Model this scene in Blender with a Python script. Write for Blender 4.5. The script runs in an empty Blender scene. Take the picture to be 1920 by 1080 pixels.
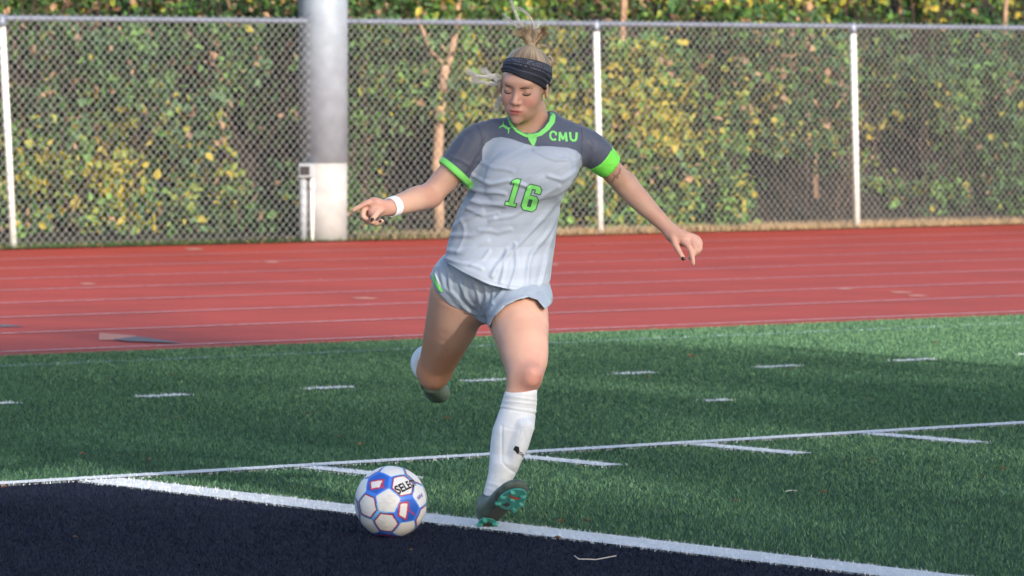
import bpy, bmesh, math, random
import numpy as np
from mathutils import Vector, Matrix
from mathutils.bvhtree import BVHTree
random.seed(7); rng = np.random.default_rng(11)
SC = bpy.context.scene; COL = SC.collection

# ------------------------------------------------------------------ camera
FPX, CH, PITCH, ROLL, PHI, CX, CY = 9322.0, 1.4361, .0438, .0021, .6742, -9.6692, -14.462
Rv = np.array([math.cos(PHI), -math.sin(PHI), 0.]); Fh = np.array([math.sin(PHI), math.cos(PHI), 0.]); Uz = np.array([0, 0, 1.])
FW = Fh*math.cos(PITCH) - Uz*math.sin(PITCH); U2 = Uz*math.cos(PITCH) + Fh*math.sin(PITCH)
CR = Rv*math.cos(ROLL) + U2*math.sin(ROLL); CU = -Rv*math.sin(ROLL) + U2*math.cos(ROLL)
CP = np.array([CX, CY, CH])
cd = bpy.data.cameras.new('camera'); cam = bpy.data.objects.new('camera', cd); COL.objects.link(cam)
m = Matrix.Identity(4)
for i in range(3):
    m[i][0] = CR[i]; m[i][1] = CU[i]; m[i][2] = -FW[i]; m[i][3] = CP[i]
cam.matrix_world = m
cd.sensor_width = 36; cd.lens = FPX/1920*36; cd.clip_start = .5; cd.clip_end = 1000
cd.dof.use_dof = True; cd.dof.focus_distance = 16.0; cd.dof.aperture_fstop = 9.5
SC.camera = cam

# ------------------------------------------------------------------ world and sun
SUN_EL, SUNH = math.radians(21), np.array([-.12, -.9928, 0])
w = bpy.data.worlds.new('World'); SC.world = w; w.use_nodes = True
nt = w.node_tree; bg = nt.nodes['Background']
sk = nt.nodes.new('ShaderNodeTexSky'); sk.sky_type = 'NISHITA'; sk.sun_disc = False
sk.sun_elevation = SUN_EL; sk.sun_rotation = math.atan2(SUNH[0], SUNH[1])
sk.air_density = 1.0; sk.dust_density = 1.5
nt.links.new(sk.outputs[0], bg.inputs[0]); bg.inputs[1].default_value = .15
sd = bpy.data.lights.new('sun', 'SUN'); sd.energy = 3.8; sd.angle = math.radians(.6); sd.color = (1, .92, .80)
sun = bpy.data.objects.new('sun', sd); COL.objects.link(sun)
SDIR = np.array([SUNH[0]*math.cos(SUN_EL), SUNH[1]*math.cos(SUN_EL), math.sin(SUN_EL)])
sun.rotation_euler = Vector(SDIR).to_track_quat('Z', 'Y').to_euler()
SC.view_settings.view_transform = 'Standard'; SC.view_settings.look = 'None'
SC.view_settings.exposure = .95; SC.view_settings.gamma = 1
SC.render.engine = 'CYCLES'

# ------------------------------------------------------------------ helpers
def mat(name, col, rough=.6, spec=.3, noise=None, bump=None, attr=None, metal=0, sss=0, sheen=0):
    """noise=(scale, darker, lighter); bump=(scale,strength,dist)"""
    M = bpy.data.materials.new(name); M.use_nodes = True; n = M.node_tree; b = n.nodes['Principled BSDF']
    b.inputs['Roughness'].default_value = rough; b.inputs['Specular IOR Level'].default_value = spec
    b.inputs['Metallic'].default_value = metal
    if sss:
        b.inputs['Subsurface Weight'].default_value = sss; b.inputs['Subsurface Radius'].default_value = (.012, .005, .003)
        b.inputs['Subsurface Scale'].default_value = 1
    if sheen: b.inputs['Sheen Weight'].default_value = sheen
    tc = n.nodes.new('ShaderNodeTexCoord')
    src = None
    if attr:
        a = n.nodes.new('ShaderNodeAttribute'); a.attribute_name = attr; src = a.outputs['Color']
    else:
        rgb = n.nodes.new('ShaderNodeRGB'); rgb.outputs[0].default_value = (*col, 1); src = rgb.outputs[0]
    if noise:
        t = n.nodes.new('ShaderNodeTexNoise'); t.inputs['Scale'].default_value = noise[0]; t.inputs['Detail'].default_value = 5
        n.links.new(tc.outputs['Object'], t.inputs['Vector'])
        r = n.nodes.new('ShaderNodeMapRange'); r.inputs[1].default_value = .3; r.inputs[2].default_value = .7
        r.inputs[3].default_value = noise[1]; r.inputs[4].default_value = noise[2]
        n.links.new(t.outputs['Fac'], r.inputs[0])
        v = n.nodes.new('ShaderNodeVectorMath'); v.operation = 'SCALE'
        n.links.new(src, v.inputs[0]); n.links.new(r.outputs[0], v.inputs['Scale']); src = v.outputs[0]
    n.links.new(src, b.inputs['Base Color'])
    if bump:
        t = n.nodes.new('ShaderNodeTexNoise'); t.inputs['Scale'].default_value = bump[0]; t.inputs['Detail'].default_value = 4
        n.links.new(tc.outputs['Object'], t.inputs['Vector'])
        bp = n.nodes.new('ShaderNodeBump'); bp.inputs['Strength'].default_value = bump[1]; bp.inputs['Distance'].default_value = bump[2]
        n.links.new(t.outputs['Fac'], bp.inputs['Height']); n.links.new(bp.outputs[0], b.inputs['Normal'])
    return M

def add(name, me, m_=None, parent=None, loc=None):
    o = bpy.data.objects.new(name, me); COL.objects.link(o)
    if m_: me.materials.append(m_)
    if parent: o.parent = parent
    if loc is not None: o.location = loc
    return o

def np_mesh(name, V, F, smooth=False, cols=None, cname='tint'):
    """F: (n,3) or (n,4) int array; cols: per-vertex rgb"""
    V = np.asarray(V, np.float32); F = np.asarray(F, np.int32)
    me = bpy.data.meshes.new(name); me.vertices.add(len(V)); me.vertices.foreach_set('co', V.ravel())
    k = F.shape[1]; me.loops.add(F.size); me.loops.foreach_set('vertex_index', F.ravel())
    me.polygons.add(len(F)); me.polygons.foreach_set('loop_start', np.arange(0, F.size, k, dtype=np.int32))
    me.update(calc_edges=True)
    me.polygons.foreach_set('use_smooth', np.full(len(F), smooth))
    if cols is not None:
        a = me.attributes.new(cname, 'FLOAT_COLOR', 'POINT')
        a.data.foreach_set('color', np.concatenate([np.asarray(cols, np.float32), np.ones((len(V), 1), np.float32)], 1).ravel())
    me.validate()
    return me

class MB:
    """collects tubes, boxes and fans"""
    def __init__(s): s.V = []; s.F = []
    def poly(s, vs, fs):
        o = len(s.V); s.V += [tuple(v) for v in vs]; s.F += [tuple(i+o for i in f) for f in fs]
    def tube(s, pts, rad, n=8, cap=True):
        pts = [np.array(p, float) for p in pts]
        if not hasattr(rad, '__len__'): rad = [rad]*len(pts)
        t0 = pts[1]-pts[0]; up = np.array([0, 0, 1.]) if abs(t0[2]) < .8*np.linalg.norm(t0) else np.array([1., 0, 0])
        vs = []; 
        for i, p in enumerate(pts):
            t = pts[min(i+1, len(pts)-1)]-pts[max(i-1, 0)]; t = t/np.linalg.norm(t)
            a = np.cross(t, up); a /= np.linalg.norm(a)+1e-9; b = np.cross(t, a); up = -b if 0 else up
            for j in range(n):
                th = 2*math.pi*j/n; vs.append(p+rad[i]*(a*math.cos(th)+b*math.sin(th)))
        fs = [(i*n+j, i*n+(j+1) % n, (i+1)*n+(j+1) % n, (i+1)*n+j) for i in range(len(pts)-1) for j in range(n)]
        if cap: fs += [tuple(range(n-1, -1, -1)), tuple((len(pts)-1)*n+j for j in range(n))]
        s.poly(vs, fs)
    def box(s, c, d, rz=0):
        c = np.array(c, float); cs, sn = math.cos(rz), math.sin(rz); vs = []
        for x in (-1, 1):
            for y in (-1, 1):
                for z in (-1, 1):
                    a, b = x*d[0]/2, y*d[1]/2; vs.append(c+np.array([a*cs-b*sn, a*sn+b*cs, z*d[2]/2]))
        s.poly(vs, [(0, 1, 3, 2), (4, 6, 7, 5), (0, 4, 5, 1), (2, 3, 7, 6), (0, 2, 6, 4), (1, 5, 7, 3)])
    def mesh(s, name, smooth=False, bevel=0):
        me = bpy.data.meshes.new(name); me.from_pydata(s.V, [], s.F); me.update()
        bm = bmesh.new(); bm.from_mesh(me)
        if bevel: bmesh.ops.bevel(bm, geom=list(bm.edges), offset=bevel, segments=2, affect='EDGES', profile=.5)
        bmesh.ops.recalc_face_normals(bm, faces=bm.faces); bm.to_mesh(me); bm.free()
        if smooth:
            for p in me.polygons: p.use_smooth = True
        return me
    def build(s, name, m_, parent=None, smooth=False, bevel=0): return add(name, s.mesh(name, smooth, bevel), m_, parent)

def tag(o, label=None, cat=None, group=None, kind=None):
    if label: o['label'] = label
    if cat: o['category'] = cat
    if group: o['group'] = group
    if kind: o['kind'] = kind
    return o
def empty(name, loc, rz=0):
    o = bpy.data.objects.new(name, None); COL.objects.link(o); o.location = loc; o.rotation_euler = (0, 0, rz); o.empty_display_size = .2; return o
def sheet(name, x0, x1, y0, y1, z, m_, kind='structure'):
    b = MB(); b.poly([(x0, y0, z), (x1, y0, z), (x1, y1, z), (x0, y1, z)], [(0, 1, 2, 3)])
    return tag(b.build(name, m_), kind=kind)
def vnoise(P, s, seed=0):
    """cheap smooth pseudo-noise in [-1,1] for Nx3 points"""
    r = np.random.default_rng(seed); o = np.zeros(len(P)); P = np.asarray(P)
    for k in range(7):
        d = r.normal(size=3); d /= np.linalg.norm(d); fr = s*r.uniform(.6, 1.7)
        q = P@d*fr+r.uniform(0, 6.3); d2 = r.normal(size=3); q = q+1.3*np.sin(P@d2*s*.6+r.uniform(0, 6.3))
        o += np.sin(q)
    return np.clip(o/3.2, -1, 1)

# ------------------------------------------------------------------ ground
M_earth = mat('earth', (.10, .075, .05), .95, noise=(1.5, .6, 1.3), bump=(8, .6, .05))
M_turf = mat('turf_base', (.032, .085, .050), .9, .2, noise=(60, .7, 1.3), bump=(400, .6, .01))
M_navy = mat('navy_base', (.0035, .0055, .019), .9, .2, noise=(60, .7, 1.3), bump=(400, .6, .01))
M_white = mat('line_paint', (.74, .76, .79), .8, .2, noise=(90, .7, 1.1), bump=(300, .6, .01))
M_track = mat('track_rubber', (.36, .043, .027), .72, .35, noise=(1.1, .86, 1.12), bump=(350, .5, .004))
M_tline = mat('lane_paint', (.66, .36, .38), .7, .3, noise=(24, .45, 1.25))
M_fade = mat('faded_paint', (.11, .19, .21), .8, .2, noise=(9, .55, 1.5))
sheet('ground', -400, 400, -400, 400, -.03, M_earth)
sheet('turf', -70, 120, -60, 6.52, 0, M_turf)
sheet('end_zone', -9.14, -.10, -48, -.07, .004, M_navy)
sheet('running_track', -90, 140, 6.52, 18.84, .002, M_track)
sheet('goal_line', -.095, .095, -48, -.065, .008, M_white)
sheet('sideline', -9.3, 92, -.05, .05, .010, M_white)
for k in range(1, 40):
    sheet('yard_mark', k*.9144-.052, k*.9144+.052, -.66, -.052, .008, M_white)
FDX, FDY = 4.48, 1.81
xF0, xFs, yF = 2.7447, .8997, 3.5157
for k in range(-4, 30):
    sheet('restraining_dash', xF0+k*xFs-.12, xF0+k*xFs+.12, yF-.038, yF+.038, .006, M_white)
sheet('faint_dash', FDX-.06, FDX+.06, FDY-.035, FDY+.035, .006, M_white)
sheet('faint_line', -30, 60, 5.74, 5.80, .005, M_fade)
for k in range(8):
    Y = 6.7968+k*1.4802; sheet('lane_line', -40, 70, Y-.027, Y+.027, .006, M_tline)
M_mark = mat('faded_track_mark', (.50, .22, .17), .8, noise=(20, .8, 1.1)); M_mark2 = mat('grey_track_mark', (.14, .13, .15), .8, noise=(20, .8, 1.1))
def GP(px, py, z=0):
    d = FW + CR*(px-960)/FPX - CU*(py-540)/FPX; t = (z-CP[2])/d[2]; return CP+d*t
def flat(name, pts, z, m_, kind='structure'):
    b = MB(); b.poly([tuple(GP(x, y, z)) for x, y in pts], [tuple(range(len(pts)))]); return tag(b.build(name, m_), kind=kind)
flat('exchange_zone_mark', [(186, 624), (256, 629), (240, 638), (185, 637)], .006, M_mark)
flat('exchange_zone_mark', [(212, 636), (256, 630), (345, 643), (240, 639.5)], .009, M_mark2)
flat('exchange_zone_mark', [(-30, 608), (14, 608), (48, 612), (-10, 613)], .006, M_mark2)
for (x, y, l) in [(685, 559, 26), (1690, 548, 22), (1585, 541, 17), (1720, 554, 20), (365, 467, 20), (510, 491, 14), (165, 532, 16), (1040, 496, 9)]:
    flat('scuff_mark', [(x-l, y-1), (x, y-2), (x+l, y), (x+l*.5, y+1.6), (x-l*.6, y+1.3)], .0055, M_mark)

# ---- turf fibres: three classes decided by where the fibre stands
def fibres():
    N = 850000; Z0, Z1 = 12.8, 30.0
    z = np.sqrt(rng.uniform(Z0**1.3, Z1**1.3, N)**(2/1.3)); hw = 960/FPX*z+1.3
    u = rng.uniform(-1, 1, N)*hw
    P = CP[None, :2]+np.outer(z, Fh[:2])+np.outer(u, Rv[:2]); x, y = P[:, 0], P[:, 1]
    keep = y < 6.50; P = P[keep]; x, y = P[:, 0], P[:, 1]; n = len(P)
    jx = x+rng.normal(0, .010, n); jy = y+rng.normal(0, .010, n)
    line = (np.abs(jx) < .112) & (jy < 0) | (np.abs(jy) < .06) & (jx > -9.2)
    km = np.round(jx/.9144); line |= (np.abs(jx-km*.9144) < .066) & (km >= 1) & (jy > -.675) & (jy < 0)
    kf = (jx-xF0)/xFs; line |= (np.abs(kf-np.round(kf))*xFs < .135) & (np.abs(jy-yF) < .05)
    fade = (np.abs(jy-5.77) < .03) & (rng.random(n) < .45); fd2 = (np.abs(jx-FDX) < .07) & (np.abs(jy-FDY) < .045)
    line |= fd2
    navy = (x < -.1) & (y < -.06) & ~line
    zz = z[keep]; ht = rng.uniform(.008, .019, n)*np.where(line, .85, 1); wd = rng.uniform(.0011, .0025, n)*(.6+zz/30)
    th = rng.uniform(0, 2*math.pi, n); ln = rng.normal(0, .45, (n, 2))*ht[:, None]
    V = np.zeros((n, 3, 3), np.float32)
    V[:, 0, :2] = P-np.stack([np.cos(th), np.sin(th)], 1)*wd[:, None]
    V[:, 1, :2] = P+np.stack([np.cos(th), np.sin(th)], 1)*wd[:, None]
    V[:, 2, :2] = P+ln; V[:, 2, 2] = ht; V[:, :2, 2] = .001
    r = rng.random(n)[:, None]; big = (vnoise(np.c_[P, np.zeros(n)], .9, 3)*.5+.5)[:, None]
    g = np.array([[.046, .120, .070]])*(.55+1.0*r)*(.86+.28*big)+np.array([[.070, .075, .020]])*(r**3)*(.3+1.5*big)
    nv = np.array([[.0045, .0075, .025]])*(.5+1.2*r); wh = np.array([[.74, .78, .84]])*(.75+.4*r)
    fdc = np.array([[.25, .34, .36]])*(.7+.5*r)
    C = np.where(line[:, None], wh, np.where(navy[:, None], nv, np.where(fade[:, None], fdc, g)))
    M = mat('fibre', (1, 1, 1), .75, .25, attr='tint')
    for nm, msk in (('turf_grass', ~line & ~navy), ('end_zone_grass', navy), ('painted_grass', line)):
        v = V[msk].reshape(-1, 3); f = np.arange(len(v)).reshape(-1, 3)
        tag(add(nm, np_mesh(nm, v, f, cols=np.repeat(C[msk], 3, 0)), M), kind='stuff')
fibres()

# ------------------------------------------------------------------ fence
FY, FX0, FS, FHt = 19.081, 12.0287, 3.048, 1.83
M_galv = mat('galvanised', (.17, .20, .27), .45, .5, noise=(12, .8, 1.15), metal=.35)
M_postw = mat('post_paint', (.80, .79, .76), .45, .5, noise=(14, .85, 1.05))
M_wire = mat('wire', (.34, .355, .37), .5, .4)
fence = tag(empty('chain_link_fence', (FX0, FY, 0)), 'grey chain-link fence with white posts along the far side of the red track', 'fence')
for k in range(-3, 8):
    b = MB(); b.tube([(0, 0, -.05), (0, 0, FHt+.02)], .029, 16)
    p = b.build('post', M_postw, fence, True); p.location = (k*FS, -.0, 0); p.rotation_euler = (0, -{0: .058, 2: .030, 3: .034}.get(k, .035), 0)
    c = MB(); c.tube([(0, 0, FHt-.055), (0, 0, FHt-.015), (0, 0, FHt+.02), (0, 0, FHt+.045)], [.037, .037, .034, .02], 14)
    cp = c.build('post_cap', M_galv, p, True)
b = MB(); b.tube([(x, .0, FHt+.012) for x in np.linspace(-3*FS, 7*FS, 31)], .0215, 10); b.build('top_rail', M_galv, fence, True)
def chain_mesh():
    pit = .0372; hp = .077; r = .0017; x0, x1 = -3*FS, 7*FS; n = int((x1-x0)/pit); rows = int((FHt+.03)/hp*2); V = []; F = []
    cnt = 0
    for i in range(n):
        xx = x0+i*pit
        for sgn, off in ((1, 0.), ):
            # zigzag wire, leaning back and forth
            pts = np.array([[xx+(pit/2 if (i+j) % 2 else -pit/2), -.045+(.0035 if j % 2 else -.0035), .03+j*hp/2] for j in range(rows+1)])
            # neighbours interlock: this wire spans pit each way
            for j in range(rows):
                a, c = pts[j], pts[j+1]; t = c-a; t /= np.linalg.norm(t); s = np.array([t[2], 0, -t[0]])*r; q = np.array([0, 1, 0])*r
                V += [a+s, a+q, a-s, a-q, c+s, c+q, c-s, c-q]
                F += [(cnt+k, cnt+(k+1) % 4, cnt+4+(k+1) % 4, cnt+4+k) for k in range(4)]; cnt += 8
            # second slope family
        # knuckle at top
        a = pts[-1]; V += [a+[-.004, 0, 0], a+[.004, 0, 0], a+[.010, 0, .020], a+[.003, 0, .024]]; F.append((cnt, cnt+1, cnt+2, cnt+3)); cnt += 4
    return np.array(V), np.array(F)
V, F = chain_mesh()
me = np_mesh('wire_mesh', V, F, True); wm = add('wire_mesh', me, M_wire, fence)
tb = MB(); tb.tube([(.043*math.cos(a), .043*math.sin(a)-.002, 0) for a in np.linspace(0, 6.28, 13)], .0022, 4, False); tme = tb.mesh('wire_tie'); tme.materials.append(M_wire)
for p in [q for q in fence.children if q.name.startswith('post') and q.name[4:5] in ('', '.')]:
    for z in (.25, .6, .95, 1.3, 1.62):
        o = bpy.data.objects.new('wire_tie', tme); COL.objects.link(o); o.parent = p; o.location = (0, 0, z)

# ------------------------------------------------------------------ light pole
pc = GP(614.5, 453); pole = tag(empty('light_pole', (pc[0]+.06, pc[1]+.15, 0), -PHI), 'thick round galvanised steel pole on a pale concrete base between track and fence', 'pole')
sP = FPX/np.dot(np.array([pc[0], pc[1]+.15, 0])-CP, FW)
pr = 46.3/sP
def steel_mat():
    M = mat('steel_pole', (.27, .32, .385), .55, .35, noise=(9, .88, 1.1), metal=.25, bump=(14, .12, .01)); return M
M_steel = steel_mat(); M_conc = mat('pole_concrete', (.34, .34, .345), .85, .2, noise=(6, .82, 1.08), bump=(60, .2, .004))
zb = (452-305)/sP
b = MB(); b.tube([(0, 0, -.05), (0, 0, zb+.02)], [pr*.99, pr*.99], 48); b.build('concrete_base', M_conc, pole, True)
b = MB(); b.tube([(0, 0, z) for z in (zb, 2, 4, 8, 14)], [pr*1.015, pr*1.0, pr*.95, pr*.85, pr*.6], 48)
st = b.build('steel_shaft', M_steel, pole, True)
for p in pole.children:
    for q in p.data.polygons:
        if abs(q.normal.z) > .7: q.use_smooth = False
M_box = mat('grey_enamel', (.30, .32, .36), .5); M_dark = mat('dark_panel', (.03, .03, .035), .4)
bx = -pr*.62; by = -math.sqrt(pr*pr-bx*bx)-.03; zx = (452-319)/sP
b = MB(); b.box((bx, by, zx), (.13, .10, .115)); jb = b.build('junction_box', M_box, pole, bevel=.006)
b = MB(); b.box((bx-.012, by-.054, zx), (.080, .012, .075)); b.build('cover', M_dark, jb, bevel=.003)
b = MB(); b.tube([(bx-.03, by+.01, -.02), (bx-.03, by+.01, zx-.06)], .03, 14); b.build('conduit', M_box, pole, True)
b = MB(); b.tube([(bx+.045, by, -.02), (bx+.045, by, zx-.06)], .016, 12); b.tube([(bx+.045, by, zx-.16), (bx+.045, by, zx-.10)], .022, 12); b.build('conduit', M_postw, pole, True)

# ------------------------------------------------------------------ bank and thicket
def bank():
    xs = np.linspace(-60, 110, 160); ys = np.array([18.845, 19.3, 19.7, 20.4, 21.2, 22.2, 23.5, 26, 32, 45, 80]); zs = np.array([-.01, .01, .05, .2, .7, 1.5, 2.4, 3.4, 4.6, 5.5, 6])
    V = []; 
    for j, y in enumerate(ys):
        for x in xs: V.append((x, y, zs[j]+(math.sin(x*1.3+j)*.07+math.sin(x*.37+2*j)*.12)*min(1, j/4)))
    n = len(xs); F = [(j*n+i, j*n+i+1, (j+1)*n+i+1, (j+1)*n+i) for j in range(len(ys)-1) for i in range(n-1)]
    return V, F
V, F = bank()
tag(add('hillside', np_mesh('hillside', V, F, True), mat('bank_soil', (.020, .016, .012), .95, noise=(2.5, .5, 1.6), bump=(12, .7, .06))), kind='structure')

GREENS = np.array([(.045, .105, .030), (.07, .16, .035), (.035, .085, .035), (.10, .20, .045), (.06, .12, .05)])
YELL = np.array([(.36, .32, .045), (.45, .36, .05), (.26, .30, .05), (.20, .26, .05)])
TANS = np.array([(.36, .22, .13), (.45, .27, .16), (.22, .13, .08), (.30, .20, .14)])
def leaves(cent, n_per, rad, size, yel, tan, r, flatz=.8, droop=0):
    """cent: Mx3 clump centres; returns V,F,C of folded leaves (two triangles along a midrib)"""
    M = len(cent); N = M*n_per; ci = np.repeat(np.arange(M), n_per)
    off = r.normal(size=(N, 3)); off /= np.linalg.norm(off, axis=1)[:, None]; off *= (r.random(N)**.5)[:, None]*rad; off[:, 2] *= flatz
    P = cent[ci]+off
    s = size*r.uniform(.55, 1.35, N)
    nrm = r.normal(size=(N, 3))+np.array([0, -.7, .5]); nrm /= np.linalg.norm(nrm, axis=1)[:, None]
    t = r.normal(size=(N, 3)); t[:, 2] -= .5; t -= nrm*np.sum(t*nrm, 1)[:, None]; t /= np.linalg.norm(t, axis=1)[:, None]
    sd_ = np.cross(nrm, t); V = np.zeros((N, 6, 3))
    L = s[:, None]; fold = nrm*(.12*L)
    V[:, 0] = P; V[:, 1] = P+t*L*.35+sd_*L*.36+fold; V[:, 2] = P+t*L*.75+sd_*L*.24+fold
    V[:, 3] = P+t*L*1.08; V[:, 4] = P+t*L*.75-sd_*L*.24+fold; V[:, 5] = P+t*L*.35-sd_*L*.36+fold
    base = np.arange(N)[:, None]*6
    F = np.concatenate([base+np.array([[0, 1, 2, 3]]), base+np.array([[0, 3, 4, 5]])])
    cy_ = np.clip(yel(cent)*(.5+1.2*(vnoise(cent, 5, 77) > .15))+r.normal(0, .04, M), 0, 1)[ci]; ct = np.clip(tan(cent)+r.normal(0, .03, M), 0, 1)[ci]
    C = GREENS[np.where(r.random(N) < .6, r.integers(0, 5, M)[ci], r.integers(0, 5, N))]*r.uniform(.6, 1.35, (N, 1))*(r.uniform(.55, 1.45, M)[ci])[:, None]
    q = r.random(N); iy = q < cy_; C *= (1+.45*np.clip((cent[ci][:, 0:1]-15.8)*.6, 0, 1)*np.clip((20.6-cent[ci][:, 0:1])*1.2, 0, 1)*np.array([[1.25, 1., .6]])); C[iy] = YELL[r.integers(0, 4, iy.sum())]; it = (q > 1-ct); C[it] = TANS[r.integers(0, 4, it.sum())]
    return V.reshape(-1, 3), F, np.repeat(C, 6, 0)
def blob(c, x, z, rx, rz): return np.exp(-((c[:, 0]-x)/rx)**2-((c[:, 2]-z)/rz)**2)
def yelf(c):
    return .03+.75*blob(c, 13.3, .35, .9, .38)+.30*blob(c, 13.9, .7, .8, .5)+.85*blob(c, 18.9, 1.2, 1.3, .6)+.4*blob(c, 18, .3, 1.6, .4)+.4*blob(c, 22.5, .9, .5, .9)+.55*np.clip((c[:, 2]-1.9)*2.5, 0, 1)*np.clip((c[:, 0]-14)*.25, 0.3, 1)
def tanf(c):
    return .02+.35*blob(c, 12.0, 1.6, 1.0, .5)+.22*blob(c, 15.2, 1.3, .6, .8)+.25*blob(c, 21, 1.5, .8, .5)+.28*np.clip((c[:, 2]-1.9)*2, 0, 1)*(1+.8*blob(c, 16.5, 2.4, 2.5, 1)+.8*blob(c, 12.2, 2.4, 1, 1))
M_leaf = mat('leaf', (1, 1, 1), .55, .35, attr='tint')
b_ = M_leaf.node_tree.nodes['Principled BSDF']; tr = M_leaf.node_tree.nodes.new('ShaderNodeBsdfTranslucent'); mx = M_leaf.node_tree.nodes.new('ShaderNodeMixShader')
at = [n for n in M_leaf.node_tree.nodes if n.type == 'ATTRIBUTE'][0]
M_leaf.node_tree.links.new(at.outputs['Color'], tr.inputs[0]); mx.inputs[0].default_value = .3
M_leaf.node_tree.links.new(b_.outputs[0], mx.inputs[1]); M_leaf.node_tree.links.new(tr.outputs[0], mx.inputs[2])
M_leaf.node_tree.links.new(mx.outputs[0], [n for n in M_leaf.node_tree.nodes if n.type == 'OUTPUT_MATERIAL'][0].inputs[0])
M_twig = mat('twig', (.055, .038, .030), .85, noise=(20, .6, 1.4)); M_bark = mat('pale_bark', (.36, .23, .15), .85, noise=(15, .6, 1.2), bump=(40, .6, .01))

def bush(x, y, wx, h, nclump, seed, label, z0=0., size=.055, twigs=60, front=True):
    r = np.random.default_rng(seed); root = tag(empty('bush', (x, y, z0)), label, 'bush', 'bushes behind the fence')
    c = r.uniform(-1, 1, (nclump*3, 3)); c[:, 2] = r.uniform(0, 1, nclump*3)
    ok = (np.abs(c[:, 0])**2.5+np.abs(c[:, 2]-.1)**4*.8 < 1); c = c[ok][:nclump]
    lump = .75+.25*vnoise(np.c_[c[:, 0]*wx+x, c[:, 1]*0, c[:, 2]*h], 3.2, 5)
    C = np.c_[c[:, 0]*wx, np.abs(c[:, 1])**.7*np.sign(c[:, 1])*.55*lump+.15*c[:, 2], c[:, 2]*h*lump**.4]
    Cw = C+np.array([x, y, z0])
    keep = vnoise(Cw, 1.9, 9) > (-.30 if z0 == 0 else -.8)+.9*blob(Cw, 12.5, 1.45, .75, .45)+.5*blob(Cw, 21.7, .7, .6, .5); C = C[keep]; Cw = Cw[keep]
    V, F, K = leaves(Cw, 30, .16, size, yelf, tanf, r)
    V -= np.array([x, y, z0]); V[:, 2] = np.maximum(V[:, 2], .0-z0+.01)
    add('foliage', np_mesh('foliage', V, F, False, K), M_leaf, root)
    b = MB()
    for i in range(twigs):
        p = np.array([r.uniform(-.9, .9)*wx, r.uniform(-.45, .3), 0]); d = np.array([r.normal(0, .35), r.normal(-.05, .15), 1.]); pts = [p]
        for s in range(6):
            d = d+r.normal(0, .25, 3)*np.array([1, .4, .4]); d /= np.linalg.norm(d); pts.append(pts[-1]+d*h*.19)
        b.tube(pts, list(np.linspace(r.uniform(.004, .011), .0025, 7)), 5, False)
    b.build('stems', M_twig, root)
names = ['tangled bush with tan dead leaves at the left end of the fence', 'green leafy bush low behind the fence with bright yellow leaves near the ground', 'dense green bush behind the fence just left of the steel pole',
 'dark green bush behind the fence between the steel pole and the pale forked trunk', 'green bush behind the fence beside the player\'s raised arm', 'bushy green shrub behind the fence behind the player', 'mottled green bush behind the fence right of the first white post past the player',
 'yellow-flecked bush midway between the two right-hand white posts', 'olive bush just left of the far right white post', 'dark shaded bush just right of the far right white post', 'dark green bush near the right edge of the photo', 'yellow and green bush at the right edge of the photo']
xs_b = [11.2, 12.7, 14.1, 15.3, 16.4, 17.5, 18.6, 19.7, 20.8, 21.9, 23.1, 24.4]
for i, x in enumerate(xs_b):
    bush(x, 19.95+.12*math.sin(i*2.1), .95, 2.15+.25*math.sin(i*1.7), 210, 100+i, names[i], twigs=22 if i in (0, 3, 9) else 8, size=.076 if i < 3 else .070)
for i, x in enumerate([9.6, 8.0, 26.0, 27.8]): bush(x, 20, 1.1, 2.2, 150, 140+i, ['green bush past the left edge behind the fence', 'far green bush well past the left edge behind the fence', 'green bush past the right edge behind the fence', 'far green bush well past the right edge behind the fence'][i])
# taller shrubs growing up the bank; their sunlit tops show over the rail
bl = ['tall shrub with brown twigs over the rail at the far left', 'tall leafy green shrub over the rail left of the steel pole', 'tall brown and green shrub over the rail right of the steel pole', 'tall russet shrub over the rail above the player\'s head', 'tall yellow-green shrub over the rail left of the right-hand posts', 'tall golden shrub over the rail above the far right post', 'tall golden green shrub over the rail at the far right']
for i, x in enumerate([12.6, 14.6, 16.7, 18.8, 21.0, 23.2, 25.6]):
    bush(x, 21.4+.2*(i % 2), 1.35, 2.6, 300, 200+i, bl[i], z0=.7, size=.07, twigs=26)
for i, x in enumerate([10, 7, 28.5]): bush(x, 21.6, 1.6, 2.6, 200, 220+i, ['tall shrub on the bank past the left edge', 'tall shrub farther along the bank past the left edge', 'tall shrub on the bank past the right edge'][i], z0=.7, size=.075)

def on_plane(px, py, Y):
    d = FW + CR*(px-960)/FPX - CU*(py-540)/FPX; t = (Y-CP[1])/d[1]; return CP+d*t
def sapling(label, Y, limbs):
    base = on_plane(*limbs[0][0][0], Y); root = tag(empty('sapling', (base[0], Y, .1)), label, 'tree', 'bare saplings behind the fence')
    o = np.array([base[0], Y, .1])
    for i, (pts, r0, r1) in enumerate(limbs):
        P = [on_plane(px, py, Y+.05*i)-o for px, py in pts]; Q = [P[0]]
        for a, c in zip(P[:-1], P[1:]):
            for t in (.33, .66, 1.): Q.append(a+(c-a)*t+rng.normal(0, .008, 3))
        b = MB(); b.tube(Q, list(np.linspace(r0, r1, len(Q))), 10); b.build('trunk' if i == 0 else 'limb', M_bark, root, True)
sapling('pale forked sapling behind the fence right of the steel pole', 19.75, [([(822, 440), (820, 300), (826, 200), (832, 150), (836, 125)], .05, .042), ([(835, 128), (850, 90), (858, 40), (862, -60)], .035, .022), ([(832, 125), (812, 100), (796, 75), (785, 40), (780, -30)], .024, .012), ([(842, 110), (825, 80), (815, 60)], .014, .006)])
sapling('thin pale trunk rising over the rail left of the first right-hand post', 20.2, [([(1166, 420), (1163, 220), (1168, 60), (1172, -70)], .04, .03)])
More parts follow.
